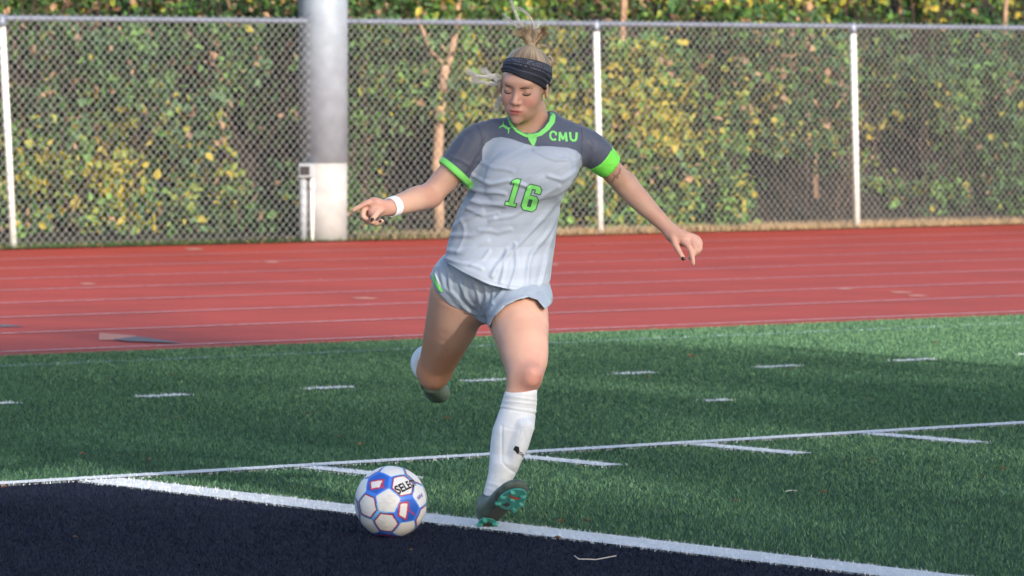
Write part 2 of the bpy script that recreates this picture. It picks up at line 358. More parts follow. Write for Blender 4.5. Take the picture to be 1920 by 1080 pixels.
sapling('slender leaning stem over the rail near the far right post', 20.3, [([(1530, 400), (1520, 200), (1512, 60), (1500, -60)], .03, .022)])
sapling('thin straight stem near the right edge of the fence', 20.3, [([(1872, 380), (1880, 180), (1884, 60), (1888, -60)], .03, .02)])

# grass verge between the track and the fence: dry at the right, green at the left
def verge():
    N = 26000; x = rng.uniform(8, 28, N); y = rng.uniform(18.86, 19.75, N); n = N
    h = rng.uniform(.02, .075, N)*np.where(x > 15.5, 1.1, .8); th = rng.uniform(0, 6.28, N); wd = .004
    V = np.zeros((n, 3, 3)); P = np.c_[x, y]
    V[:, 0, :2] = P-np.c_[np.cos(th), np.sin(th)]*wd; V[:, 1, :2] = P+np.c_[np.cos(th), np.sin(th)]*wd; V[:, 2, :2] = P+rng.normal(0, .03, (n, 2)); V[:, 2, 2] = h
    V[:, :, 1] = np.maximum(V[:, :, 1], 18.85)
    dry = rng.random(n) < np.clip((x-13.8)/4, .12, .93)
    C = np.where(dry[:, None], np.array([[.50, .34, .20]])*rng.uniform(.6, 1.3, (n, 1)), np.array([[.06, .12, .035]])*rng.uniform(.6, 1.5, (n, 1)))
    tag(add('verge_grass', np_mesh('verge_grass', V.reshape(-1, 3), np.arange(3*n).reshape(-1, 3), False, np.repeat(C, 3, 0)), M_leaf), kind='stuff')
verge()
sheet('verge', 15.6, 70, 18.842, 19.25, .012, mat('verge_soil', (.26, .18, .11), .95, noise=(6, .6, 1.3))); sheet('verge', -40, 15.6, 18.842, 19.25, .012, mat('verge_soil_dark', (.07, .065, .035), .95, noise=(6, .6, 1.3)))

# ------------------------------------------------------------------ the trees behind the camera that shade the pitch
def big_tree(x, y, h, seed, label, n=1500, thr=.02):
    r = np.random.default_rng(seed); root = tag(empty('shade_tree', (x, y, 0)), label, 'tree', 'tall trees behind the camera')
    b = MB(); b.tube([(0, 0, 0), (.1, 0, h*.3), (-.1, .1, h*.6), (0, 0, h*.9)], [.35, .28, .16, .04], 12); 
    for i in range(14):
        a = r.uniform(0, 6.28); z = h*r.uniform(.25, .75); L = h*.28*r.uniform(.6, 1)
        b.tube([(0, 0, z), (math.cos(a)*L*.5, math.sin(a)*L*.5, z+L*.35), (math.cos(a)*L, math.sin(a)*L, z+L*.5)], [.12, .07, .02], 6)
    b.build('trunk', M_twig, root, True)
    c = r.normal(size=(n, 3)); c /= np.linalg.norm(c, axis=1)[:, None]; c *= (r.random(n)**.4)[:, None]
    C = c*np.array([h*.30, h*.30, h*.40])+np.array([0, 0, h*.58]); C = C[vnoise(C+[x, y, 0], .42, seed) > thr]
    V, F, K = leaves(C, 14, .55, .30, lambda q: np.full(len(q), .1), lambda q: np.full(len(q), .05), r)
    add('crown', np_mesh('crown', V, F, False, K), M_leaf, root)
for i, (x, y, h) in enumerate([(-9, -52, 21), (-1, -50, 23), (7, -53, 21), (15, -50, 22), (23, -54, 23)]):
    big_tree(x, y, h, 300+i, ['tall tree far left behind the camera', 'tall tree left behind the camera', 'tall tree straight behind the camera', 'tall tree right behind the camera', 'tall tree far right behind the camera'][i])
big_tree(-5.6, -50, 24, 331, 'airy tree with a thin crown, added behind the camera to filter the sun', 720, -2)  # unseen tree added: its sparse crown lets only part of the sun reach the player
bp_ = tag(empty('light_pole', (5.85, -8.3, 0)), 'slim steel pole standing beyond the right edge of the photo, casting a thin shadow', 'pole')
b = MB(); b.tube([(0, 0, -.05), (0, 0, 2.5), (0, 0, 5.05)], [.07, .065, .05], 16); b.build('shaft', M_steel, bp_, True)
b = MB(); b.tube([(0, 0, 5.05), (0, 0, 5.12)], [.06, .04], 16); b.build('cap', M_galv, bp_, True)
b = MB(); b.box((0, 0, .02), (.26, .26, .04)); b.build('base_plate', M_galv, bp_, bevel=.004)
#@@PLAYER
# ------------------------------------------------------------------ signed-distance modelling kit
P0 = GP(925, 992); P0L = np.array([P0[0], P0[1], 0.])
CL = np.array([np.dot(CP-P0L, Rv), np.dot(CP-P0L, Fh), CP[2]])       # camera position in the player's own frame
def ldir(px, py):
    d = FW + CR*(px-960)/FPX - CU*(py-540)/FPX; return np.array([d@Rv, d@Fh, d[2]])
def L(px, py, d=0.):
    v = ldir(px, py); return CL+v*(d-CL[1])/v[1]
S0 = FPX/(-CL[1]*1.0)
def px_of(V):
    """player-frame points -> picture coordinates (used to lay out folds and lettering from measurements)"""
    D = V-CL; W_ = D[:, :1]*Rv+D[:, 1:2]*Fh+D[:, 2:]*Uz; z = W_@FW
    return 960+FPX*(W_@CR)/z, 540-FPX*(W_@CU)/z

def cap(pts, rad, flat=None):
    """tapered capsule chain; flat=(axis, factor) squashes the section along that axis"""
    pts = np.array(pts, float); rad = np.array(rad, float)
    if len(pts) > 2:                                     # smooth the chain with a Catmull-Rom curve
        A = np.c_[pts, rad]; A = np.vstack([2*A[0]-A[1], A, 2*A[-1]-A[-2]]); out = []
        for i in range(1, len(A)-2):
            for t in (0, .25, .5, .75):
                out.append(.5*((2*A[i])+(-A[i-1]+A[i+1])*t+(2*A[i-1]-5*A[i]+4*A[i+1]-A[i+2])*t*t+(-A[i-1]+3*A[i]-3*A[i+1]+A[i+2])*t**3))
        out.append(A[-2]); out = np.array(out); pts, rad = out[:, :3], out[:, 3]
    def f(P):
        o = None
        for i in range(len(pts)-1):
            a, b = pts[i], pts[i+1]; ba = b-a; pa = P-a; t = np.clip(pa@ba/(ba@ba), 0, 1)
            v = pa-t[:, None]*ba
            if flat is not None:
                ax = flat[0]; v = v+(flat[1]-1)*(v@ax)[:, None]*ax
            d = np.sqrt((v*v).sum(1))-(rad[i]+(rad[i+1]-rad[i])*t)
            o = d if o is None else np.minimum(o, d)
        return o
    return f
def ell(c, r, R=None):
    c = np.array(c, float); r = np.array(r, float)
    def f(P):
        q = P-c
        if R is not None: q = q@R
        k0 = np.sqrt(((q/r)**2).sum(1)); k1 = np.sqrt(((q/(r*r))**2).sum(1)); return k0*(k0-1)/np.maximum(k1, 1e-6)
    return f
def smin(a, b, k):
    if k <= 0: return np.minimum(a, b)
    h = np.maximum(k-np.abs(a-b), 0)/k; return np.minimum(a, b)-h*h*k*.25
def smax(a, b, k): return -smin(-a, -b, k)

def sdf_mesh(prims, h, lo, hi, B=14):
    """sparse surface nets over blocks of B^3 cells; prims = [(op, f, k)] with op u(nion) s(ubtract) i(ntersect)"""
    lo = np.array(lo, float); nb = np.ceil((np.array(hi)-lo)/(B*h)).astype(int)
    I = np.stack(np.meshgrid(*[np.arange(n) for n in nb], indexing='ij'), -1).reshape(-1, 3)
    cen = lo+(I+.5)*B*h; R = B*h*.87+2*h
    ds = [f(cen) for _, f, _ in prims]; cur = np.full(len(cen), 1e3)
    for (op, f, k), d in zip(prims, ds):
        cur = smin(cur, d, k) if op == 'u' else smax(cur, -d, k) if op == 's' else smax(cur, d, k)
    act = np.where(np.abs(cur) < R*1.35+.01)[0]
    n = B+2; g = np.stack(np.meshgrid(*[np.arange(n)]*3, indexing='ij'), -1).reshape(-1, 3)
    NT = np.array(nb*B+4, dtype=np.int64); VV = {}; Vs = []; Ks = []; Qs = []
    cur_u = np.full(len(cen), 1e3)
    for (op, f, k), d in zip(prims, ds):
        if op == 'u': cur_u = np.minimum(cur_u, d)
    cor = np.array([[i, j, k] for i in (0, 1) for j in (0, 1) for k in (0, 1)])
    edges = [(a, b) for a in range(8) for b in range(a+1, 8) if np.abs(cor[a]-cor[b]).sum() == 1]
    for bi in act:
        base = I[bi]*B-1                       # grid points base .. base+n-1
        P = lo+(g+base)*h; D = np.full(len(P), 1e3)
        for (op, f, k), d in zip(prims, ds):
            if op == 'u':
                if d[bi] > cur_u[bi]+2*R+k+.02 and d[bi] > R*1.3+.02+k: continue
                D = smin(D, f(P), k)
            elif op == 's':
                if d[bi] > R*1.3+k+.01: continue
                D = smax(D, -f(P), k)
            else: D = smax(D, f(P), k)
        D = D.reshape(n, n, n)
        ins = D < 0
        if ins.all() or not ins.any(): continue
        C = np.stack([D[c[0]:n-1+c[0], c[1]:n-1+c[1], c[2]:n-1+c[2]] for c in cor], -1)
        si = C < 0; mix = si.any(-1) & ~si.all(-1); ci = np.argwhere(mix)
        if len(ci) == 0: continue
        cv = C[mix]; acc = np.zeros((len(cv), 3)); cnt = np.zeros(len(cv))
        for a, b in edges:
            x = (cv[:, a] < 0) != (cv[:, b] < 0); den = cv[:, a]-cv[:, b]; t = np.where(x, cv[:, a]/np.where(np.abs(den) < 1e-12, 1, den), 0)
            acc += np.where(x[:, None], cor[a]+(cor[b]-cor[a])*t[:, None], 0); cnt += x
        vp = lo+(ci+base+acc/cnt[:, None])*h
        gi = (ci+base+1).astype(np.int64); key = (gi[:, 0]*NT[1]+gi[:, 1])*NT[2]+gi[:, 2]
        Vs.append(vp); Ks.append(key)
        # quads for edges leaving grid point p (owned: 1..B) along each axis
        for ax in range(3):
            u_, v_ = [(1, 2), (2, 0), (0, 1)][ax]
            sl0 = [slice(1, B+1)]*3; sl1 = list(sl0); sl1[ax] = slice(2, B+2)
            s0 = ins[tuple(sl0)]; s1 = ins[tuple(sl1)]; e = np.argwhere(s0 != s1)
            if len(e) == 0: continue
            flip = s0[tuple(e.T)]; p = (e+1+base+1).astype(np.int64)
            du = np.zeros(3, int); du[u_] = 1; dv = np.zeros(3, int); dv[v_] = 1
            kk = lambda q: (q[:, 0]*NT[1]+q[:, 1])*NT[2]+q[:, 2]
            q = np.stack([kk(p-du-dv), kk(p-dv), kk(p), kk(p-du)], 1)
            q[~flip] = q[~flip][:, ::-1]; Qs.append(q)
    K = np.concatenate(Ks); V = np.concatenate(Vs); Q = np.concatenate(Qs)
    uk, ui = np.unique(K, return_index=True); V = V[ui]
    ix = np.searchsorted(uk, Q); ok = (ix < len(uk)).all(1); ix = np.minimum(ix, len(uk)-1); ok &= (uk[ix] == Q).all(1); F = ix[ok]
    return V, F
def vnormals(V, F):
    n = np.cross(V[F[:, 2]]-V[F[:, 0]], V[F[:, 3]]-V[F[:, 1]]); N = np.zeros_like(V)
    for k in range(4): np.add.at(N, F[:, k], n)
    return N/np.maximum(np.linalg.norm(N, axis=1)[:, None], 1e-9)
def unit(v): v = np.array(v, float); return v/np.linalg.norm(v)
def seg_d(x, y, a, b):
    ax, ay = a; bx, by_ = b; dx, dy = bx-ax, by_-ay; t = np.clip(((x-ax)*dx+(y-ay)*dy)/(dx*dx+dy*dy), 0, 1)
    return np.hypot(x-ax-t*dx, y-ay-t*dy), t
def poly_d(x, y, pts):
    d = None
    for a, b in zip(pts[:-1], pts[1:]):
        q, _ = seg_d(x, y, a, b); d = q if d is None else np.minimum(d, q)
    return d
def inpoly(x, y, pts):
    c = np.zeros(len(x), bool); j = len(pts)-1
    for i in range(len(pts)):
        xi, yi = pts[i]; xj, yj = pts[j]
        if yi != yj: c ^= ((yi > y) != (yj > y)) & (x < (xj-xi)*(y-yi)/(yj-yi)+xi)
        j = i
    return c

ME = 1/590.   # metres per photo pixel at the player
# ------------------------------------------------------------------ skeleton (player frame: x to the right of the picture, y away, z up)
hip_l, hip_r = L(968, 560, .36), L(862, 548, .42)
kne_l, ank_l = L(984, 704, .06), L(931, 925, .03)
kne_r, ank_r = L(815, 694, .68), L(799, 690, 1.04)
pel = L(918, 535, .42)
sh_r, sh_l = L(912, 256, .33), L(1088, 262, .35)
elb_r, wri_r = L(806, 368, .29), L(733, 388, .12)
elb_l, wri_l = L(1172, 345, .47), L(1255, 430, .42)
neck0, neck1 = L(1002, 250, .34), L(990, 205, .31)
HC = L(983, 160, .285)                                                   # head centre
# head frame: columns = right(picture), back, up
def rot(ax, a):
    return np.array(Matrix.Rotation(a, 3, ax))
HR = rot('Y', math.radians(6.5)) @ rot('Z', math.radians(-15)) @ rot('X', math.radians(17))
def H(x, y, z): return HC+HR@np.array([x, y, z])
def E(c, r, R=None): return ell(H(*c), r, HR if R is None else HR@R)

skin = []
U = lambda f, k=.02: skin.append(('u', f, k))
S = lambda f, k=.006: skin.append(('s', f, k))
# torso (mostly under the jersey)
U(cap([pel, L(940, 440, .40), L(975, 330, .36), L(1000, 275, .35)], [.118, .105, .118, .075], (np.array([0, 1., 0]), 1.35)), 0)
U(cap([sh_r+[.01,0,-.015], L(960, 258, .35), L(1040, 258, .355), sh_l+[-.01,0,-.015]], [.040, .052, .052, .038]), .04)
U(cap([neck0+[.006,.01,0], neck1+[.010,.012,0]], [.050, .047]), .03)
# arms
U(cap([sh_r+[0,0,-.01], L(868, 300, .315), L(832, 340, .30), elb_r], [.040, .043, .0405, .038]), .02)
U(cap([elb_r, L(786, 372, .235), L(758, 381, .17), wri_r, L(722, 390, .105)], [.038, .040, .034, .0265, .025]), .016)
U(cap([sh_l+[0,0,-.012], L(1120, 292, .38), L(1148, 322, .43), elb_l], [.038, .041, .0365, .0355]), .02)
U(cap([elb_l, L(1187, 362, .46), L(1216, 392, .44), wri_l, L(1260, 438, .415)], [.0355, .0360, .0315, .0235, .0235]), .016)
# legs
U(cap([hip_r, L(850, 597, .49), L(833, 645, .58), kne_r], [.096, .088, .072, .056]), .05)
U(cap([L(850, 700, .70)*0+kne_r, ank_r], [.056, .036]), .02)
U(cap([kne_r+[0, .06, .0], kne_r+[-.008, .13, .012], kne_r+[-.012, .24, .01]], [.048, .056, .044]), .03)
U(cap([L(812, 706, .655), L(809, 700, .66)], [.040, .040]), .03)
U(cap([hip_l, L(972, 600, .26), L(981, 650, .15), kne_l], [.092, .0955, .078, .056]), .05)
U(cap([L(990, 640, .14), L(1002, 676, .09)], [.048, .036]), .03)                      # quadriceps head above the knee
U(cap([L(996, 702, .015), L(994, 712, .012)], [.034, .030]), .022)                    # kneecap
U(cap([kne_l, L(968, 770, .05), L(948, 850, .045), ank_l], [.050, .044, .034, .028]), .02)
# head
U(E((0, .022, .034), (.074, .092, .080)), .03)
U(E((0, -.022, -.020), (.0575, .066, .079)), .03)
U(E((0, -.048, -.070), (.036, .038, .034)), .028)
U(E((-.032, -.050, -.026), (.024, .030, .028)), .022); U(E((.032, -.050, -.026), (.024, .030, .028)), .022)
U(E((0, -.076, .030), (.046, .018, .020)), .022)                                      # brow
U(cap([H(0, -.084, .012), H(0, -.094, -.012), H(0, -.103, -.028)], [.0075, .0085, .0105]), .012)
U(E((-.0105, -.093, -.032), (.0075, .009, .0065)), .006); U(E((.0105, -.093, -.032), (.0075, .009, .0065)), .006)
S(E((-.030, -.094, .006), (.017, .012, .0095)), .012); S(E((.030, -.094, .006), (.017, .012, .0095)), .012)
U(E((-.030, -.0725, .004), (.0145, .013, .0125)), .004); U(E((.030, -.0725, .004), (.0145, .013, .0125)), .004)
U(E((0, -.080, -.062), (.030, .014, .018)), .014)
U(E((0, -.0925, -.0555), (.019, .0085, .0048)), .004); U(E((0, -.0915, -.0660), (.0165, .0090, .0058)), .004)
S(cap([H(-.021, -.0955, -.0603), H(0, -.1035, -.0608), H(.021, -.0955, -.0603)], [.0012, .0020, .0012]), .003)
U(E((0, -.080, -.092), (.016, .014, .014)), .014)
S(E((-.006, -.101, -.0395), (.0034, .004, .003)), .003); S(E((.006, -.101, -.0395), (.0034, .004, .003)), .003)
for s in (-1, 1):
    U(E((s*.073, .004, -.012), (.007, .016, .028), rot('Z', s*.35)), .006)
    S(E((s*.081, -.001, -.010), (.005, .009, .016)), .004)
# hands: each finger is its own chain rooted in the palm
def finger(pts, r0, r1, k=.005): U(cap(pts, list(np.linspace(r0, r1, len(pts)))), k)
dR = .06
U(cap([L(722, 389, .10), L(704, 384, dR+.01)], [.026, .027], (unit([.3, .75, .5]), 1.5)), .012)
U(cap([L(712, 396, .085), L(700, 398, dR)], [.017, .017]), .014)
finger([L(701, 379, dR+.01), L(691, 379.5, dR-.002), L(679, 385, dR-.006), L(662, 394.5, dR-.012)], .0112, .0072)
finger([L(697, 386, dR+.022), L(683, 393, dR+.005), L(681, 406, dR-.004), L(688, 411, dR-.002)], .0105, .0078)
finger([L(698, 392, dR+.036), L(684, 401, dR+.022), L(687, 414, dR+.012), L(699, 416, dR+.010)], .0105, .0078)
finger([L(704, 399, dR+.045), L(694, 410, dR+.035), L(704, 419, dR+.026), L(716, 414, dR+.022)], .0098, .0072)
finger([L(716, 391, .072), L(708, 398, .050), L(703, 405, .042), L(697.5, 411.5, .036)], .0125, .0082)
U(cap([L(1259, 436, .415), L(1272, 444, .405), L(1286, 449, .40)], [.024, .0275, .026], (unit([-.25, .85, .45]), 1.55)), .012)
finger([L(1262, 445, .395), L(1267, 459, .385), L(1274, 472, .380), L(1281, 484.5, .376)], .0125, .0078)
finger([L(1281, 452, .39), L(1291, 462, .375), L(1297, 477, .370), L(1300.5, 496, .366)], .0112, .0068)
finger([L(1288, 449, .40), L(1301, 456, .385), L(1304, 472, .376), L(1293, 483, .380)], .0108, .0074)
finger([L(1293, 446, .41), L(1308, 453, .40), L(1313, 466, .392), L(1304, 477, .392)], .0102, .0070)
finger([L(1294, 442, .42), L(1307, 446, .415), L(1314, 457, .408), L(1308, 468, .402)], .0092, .0064)
U(cap([L(1276, 441, .41), L(1300, 447, .405)], [.014, .011]), .012)

# ------------------------------------------------------------------ skin colour from where things are on the body
def ball_w(V, c, r): return np.exp(-(((V-c)/r)**2).sum(1))[:, None]
V, F = sdf_mesh(skin, .0034, L(655, 1005, 0)-[.02, .35, .05], L(1330, 60, 0)+[.02, 1.25, .1])
def relax(V, F, wt, it):
    e = np.concatenate([F[:, [0, 1]], F[:, [1, 2]], F[:, [2, 3]], F[:, [3, 0]]]); e = np.unique(np.sort(e, 1), axis=0); n_ = np.bincount(e.ravel(), minlength=len(V))[:, None]
    for _ in range(it):
        A = np.stack([np.bincount(e[:, 0], V[e[:, 1], k], len(V))+np.bincount(e[:, 1], V[e[:, 0], k], len(V)) for k in range(3)], 1)/np.maximum(n_, 1); V = V+(A-V)*.5*wt
    return V
q_ = (V-HC)@HR; wr = np.clip((np.linalg.norm(V-HC, axis=1)-.15)*12, 0, 1)
for c_, r_ in ((L(695, 395, .07), .05), (L(1290, 460, .39), .055)): wr *= np.clip((np.linalg.norm(V-c_, axis=1)-r_)*25, .12, 1)
V = relax(V, F, wr[:, None], 24)
V = V+vnormals(V, F)*(wr*(.0022*vnoise(V, 17, 21)+.0008*vnoise(V, 45, 22)))[:, None]
base = np.array([[.55, .325, .250]]); C = np.repeat(base, len(V), 0)*(1+.05*vnoise(V, 22, 1)[:, None]); mo = np.clip(vnoise(V, 60, 31)*.6+vnoise(V, 28, 32)*.6, -1, 1)[:, None]; C *= 1+mo*np.array([[.03, .10, .09]])
def mixc(C, w_, c): return C*(1-w_)+np.array([c])*w_
C = mixc(C, .6*ball_w(V, L(1000, 706, .02), .050), (.60, .20, .18))
C = mixc(C, .35*ball_w(V, L(1000, 640, .08), .09), (.64, .33, .27))
C = mixc(C, .5*ball_w(V, kne_r+[0, -.05, 0], .07), (.50, .20, .13))
C = mixc(C, .75*np.clip((V[:, 1:2]-.40)*8, 0, 1)*np.clip((L(900, 620, .5)[0]-V[:, 0:1])*15, 0, 1)*(V[:, 2:3] < L(0, 480, .4)[2]), (.45, .215, .12))  # rear leg's shading painted into the skin as a deeper tan
C = mixc(C, .35*ball_w(V, L(700, 395, .05), .06), (.66, .32, .27)); C = mixc(C, .35*ball_w(V, L(1290, 465, .39), .07), (.60, .30, .27))
Lh = (V-HC)@HR
fz = Lh[:, 1] < -.02
def hb(c, r): return np.exp(-(((Lh-np.array(c))/np.array(r))**2).sum(1))[:, None]*fz[:, None]
for s in (-1, 1):
    C = mixc(C, .55*hb((s*.040, -.07, -.028), (.024, .04, .022)), (.62, .22, .21))
    C = mixc(C, .35*hb((s*.030, -.085, .010), (.018, .03, .010)), (.42, .20, .17))
C = mixc(C, .35*hb((0, -.11, -.03), (.014, .02, .016)), (.66, .27, .22))
C = mixc(C, np.clip(1.5*hb((0, -.10, -.0605), (.0185, .02, .0075)), 0, .9), (.50, .13, .13))
C = mixc(C, np.clip(1.4*hb((0, -.105, -.0603), (.019, .02, .0016)), 0, .85), (.16, .03, .03))
for s in (-1, 1): C = mixc(C, .7*hb((s*.006, -.10, -.040), (.0032, .01, .003)), (.14, .04, .03))
tx, ty = px_of(V)                                                         # small tattoo above the elbow crease
tat = np.minimum(poly_d(tx, ty, [(1163, 316), (1161, 325), (1152, 333), (1148, 341)]), poly_d(tx, ty, [(1151, 329), (1158, 334), (1157, 328)]))
C = mixc(C, (.75*np.exp(-(tat/1.6)**2)*(V[:, 1] < .45))[:, None], (.08, .06, .07))
M_skin = mat('skin', (1, 1, 1), .48, .4, attr='tint', sss=.25, bump=(260, .12, .0015))
PL = tag(empty('person', tuple(P0L), -PHI), 'player in grey and neon green kit striding to kick the ball, one arm pointing', 'person')
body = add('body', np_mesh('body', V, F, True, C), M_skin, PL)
skinV, skinF = V, F

# ------------------------------------------------------------------ jersey
def jersey():
    # horizontal sections of the trunk: (photo y, left edge, right edge, depth centre, half depth)
    rows = [(205, 975, 1035, .34, .050), (226, 940, 1062, .345, .078), (245, 915, 1082, .345, .095), (270, 904, 1093, .345, .115), (300, 896, 1092, .34, .128), (330, 887, 1080, .34, .134),
            (352, 880, 1062, .345, .130), (380, 867, 1052, .35, .124), (423, 849, 1045, .36, .120), (461, 838, 1042, .375, .128), (495, 831, 1037, .380, .155), (545, 826, 1030, .38, .182), (600, 824, 1026, .38, .19)]
    zz = []; cx_ = []; ax_ = []; cy_ = []; ay_ = []
    for y, a, b, dc, hd in rows:
        A, Bp = L(a, y, dc), L(b, y, dc); zz.append((A[2]+Bp[2])/2); cx_.append((A[0]+Bp[0])/2); ax_.append((Bp[0]-A[0])/2); cy_.append(dc); ay_.append(hd)
    zz = np.array(zz)[::-1]; T = [np.array(q)[::-1] for q in (cx_, ax_, cy_, ay_)]
    def trunk(P):
        z = P[:, 2]; cx, ax, cy, ay = [np.interp(z, zz, q) for q in T]
        q = (np.abs((P[:, 0]-cx)/ax)**2.35+np.abs((P[:, 1]-cy)/ay)**2.35)**(1/2.35)
        d = (q-1)*np.minimum(ax, ay)*.9
        return np.maximum(d, z-zz[-1])
    J = [('u', trunk, 0)]
    J.append(('u', cap([L(928, 250, .335), L(893, 268, .32), L(862, 310, .31), L(838, 338, .30)], [.048, .057, .059, .055]), .030))
    J.append(('u', cap([L(1070, 258, .35), L(1100, 272, .36), L(1124, 292, .385), L(1150, 318, .42)], [.048, .053, .053, .049]), .030))
    # bust, soft
    J.append(('u', ell(L(958, 335, .235), (.060, .020, .055)), .06)); J.append(('u', ell(L(1035, 330, .235), (.060, .020, .055)), .06))
    # cuffs cut square to the arms
    def cut(c, n): 
        c = np.array(c); n = unit(n); return lambda P: -(P-c)@n          # solid beyond c along n
    e1 = L(846, 323, .305); n1 = unit(L(826, 346, .30)-L(876, 288, .315))
    def cuff(c, n, R): 
        return lambda P: np.maximum(-(P-c)@n, np.linalg.norm((P-c)-((P-c)@n)[:, None]*n, axis=1)-R)
    J.append(('s', cuff(e1, n1, .11), .002)); J.append(('s', cap([e1-n1*.05, e1+n1*.05], [.040, .054]), .003))
    e2 = L(1126, 296, .385); n2 = unit(L(1150, 318, .42)-L(1095, 268, .36))
    J.append(('s', cuff(e2, n2, .12), .002)); J.append(('s', cap([e2-n2*.05, e2+n2*.05], [.040, .052]), .003))
    # hem: a curved cut
    hx = np.array([826, 832, 870, 916, 955, 990, 1025, 1034]); hy = np.array([486, 491, 511, 532, 542, 544, 536, 530])
    hp = np.array([L(a, b, .30) for a, b in zip(hx, hy)])
    def hem(P): return np.interp(P[:, 0], hp[:, 0], hp[:, 2])+.05*np.clip(P[:, 1]-.30, 0, .3)-P[:, 2]
    J.append(('i', hem, .004))
    def hollow(P): return np.maximum(trunk(P)+.010, P[:, 2]-(np.interp(P[:, 0], hp[:, 0], hp[:, 2])+.06))
    J.append(('s', hollow, .002))
    # neck opening
    J.append(('s', cap([L(992, 227, .235), L(992, 212, .29), L(996, 185, .33)], [.042, .064, .085]), .004))
    return J
V, F = sdf_mesh(jersey(), .0034, L(800, 560, 0)-[.02, -.15, .02], L(1180, 190, 0)+[.02, .62, .05])
N = vnormals(V, F); X, Y = px_of(V)
folds = [  # (points, width px, height m)
    ([(884, 330), (915, 342), (950, 341), (985, 352)], 5, .006), ([(880, 350), (915, 362), (948, 366)], 5, .0055), ([(872, 372), (905, 385), (950, 382)], 6, .006), ([(868, 392), (900, 402), (930, 398)], 5, .004),
    ([(900, 300), (930, 318), (965, 322)], 5, .0035), ([(1085, 318), (1055, 335), (1030, 332)], 5, .004), ([(1070, 300), (1040, 296), (1005, 283)], 4, .004), ([(1080, 290), (1045, 283), (1015, 272)], 4, .003),
    ([(1052, 372), (1020, 410), (985, 440), (950, 478), (925, 520)], 6, .007), ([(1048, 395), (1025, 440), (1000, 480), (985, 535)], 6, .006), ([(1046, 425), (1035, 465), (1018, 505), (1008, 540)], 5, .006),
    ([(1046, 350), (1000, 380), (960, 402), (920, 415)], 6, .0035), ([(850, 425), (880, 412), (905, 398)], 6, .006), ([(846, 445), (885, 440), (915, 425), (930, 410)], 6, .005), ([(840, 470), (870, 470), (910, 455)], 6, .004),
    ([(838, 480), (870, 495), (905, 505)], 5, .004), ([(955, 470), (945, 500), (935, 530)], 5, .005), ([(970, 455), (965, 495), (955, 538)], 4, .005), ([(915, 470), (900, 490), (880, 500)], 4, .003), ([(1030, 470), (1024, 500), (1020, 530)], 4, .005),
    ([(895, 430), (930, 440), (955, 430)], 5, .003), ([(862, 410), (868, 440), (860, 470)], 5, .003),
    ([(870, 262), (858, 282), (846, 300)], 5, .003), ([(905, 262), (890, 290), (878, 318)], 5, .004), ([(850, 290), (870, 300), (885, 312)], 4, .003), ([(1108, 262), (1118, 285), (1112, 302)], 4, .003)]
disp = np.zeros(len(V)); front = np.clip(-N[:, 1]*1.5+.4, 0, 1)
for i, (pts, w_, a_) in enumerate(folds):
    d = poly_d(X+4*np.sin(Y*.05+i), Y+3*np.sin(X*.06+i*2), pts)
    disp += 1.15*a_*(np.exp(-(d/(w_*.8))**2)-.5*np.exp(-(d/(w_*2.2))**2))
def ridge(ang, s1, s2, seed, p=5):
    ca, sa = math.cos(ang), math.sin(ang); q = np.c_[(V[:, 0]*ca+V[:, 2]*sa)*s1, V[:, 1]*s1*.5, (-V[:, 0]*sa+V[:, 2]*ca)*s2]; return (1-np.abs(vnoise(q, 1., seed)))**p
up_ = np.clip((Y-300)/60, 0, 1); rt = np.clip((X-930)/90, 0, 1)
disp += .0020*ridge(1.0, 11, 42, 41)*up_*rt*(.5+.5*vnoise(V, 9, 43))+.0030*ridge(.12, 13, 48, 44)*up_*(1-rt)*(.55+.45*vnoise(V, 10, 45))+.0016*ridge(.5, 22, 55, 46)*(.4+.5*vnoise(V, 14, 47))
disp *= front; disp += .0012*vnoise(V, 30, 4)+.0018*vnoise(V*np.array([1, 1, .5]), 14, 6)
V = V+N*disp[:, None]
def yokef(X, Y):
    """>0 inside the dark yoke and sleeves"""
    body_ = [(903, 300), (903, 281), (911, 268), (925, 259), (940, 257), (960, 261), (985, 270), (1010, 275), (1040, 275), (1065, 277), (1080, 282), (1090, 291), (1090, 300)]
    full = body_+[(1092, 318), (1200, 345), (1200, 180), (780, 180), (780, 360), (876, 345), (884, 325), (900, 305)]
    ins = inpoly(X, Y, full); d = poly_d(X, Y, full+[full[0]]); return np.where(ins, d, -d)
yk = yokef(X, Y)
# collar, cuff, seams as signed widths
nk = ell(L(1000, 232, .30), (1, 1, 1))
cuffd = (V-L(846, 323, .305))@unit(L(826, 346, .30)-L(876, 288, .315))          # 0 at the cut
lime = np.array([.23, .78, .16]); dark = np.array([.075, .088, .135]); light = np.array([.355, .41, .515])
C = np.zeros((len(V), 3)); st_ = .5+.5*np.tanh(3*np.sin((Y+.12*(X-950)+3*np.sin(X*.03))*.17+1.2*np.sin(Y*.02)))
C[:] = light*1.0; C *= (.93+.12*st_*np.clip((Y-300)/40, .3, 1))[:, None]
col_pts = [(951, 216), (958, 236), (972, 249), (990, 254), (1008, 250), (1026, 238), (1037, 222), (1038, 212)]
me = np_mesh('jersey', V, F, True, C)
def vattr(me, name, vals):
    a = me.attributes.new(name, 'FLOAT', 'POINT'); a.data.foreach_set('value', np.asarray(vals, np.float32))
vattr(me, 'yoke', yk); inb = (V[:, 0] < L(900, 0, .3)[0]); vattr(me, 'cuff', np.where(inb & (Y > 285) & (np.linalg.norm(V-L(846,323,.305),axis=1) < .083), cuffd*590+11, -9.))
M_j = bpy.data.materials.new('jersey_cloth'); M_j.use_nodes = True; n = M_j.node_tree; bs = n.nodes['Principled BSDF']
bs.inputs['Roughness'].default_value = .55; bs.inputs['Specular IOR Level'].default_value = .35; bs.inputs['Sheen Weight'].default_value = .15
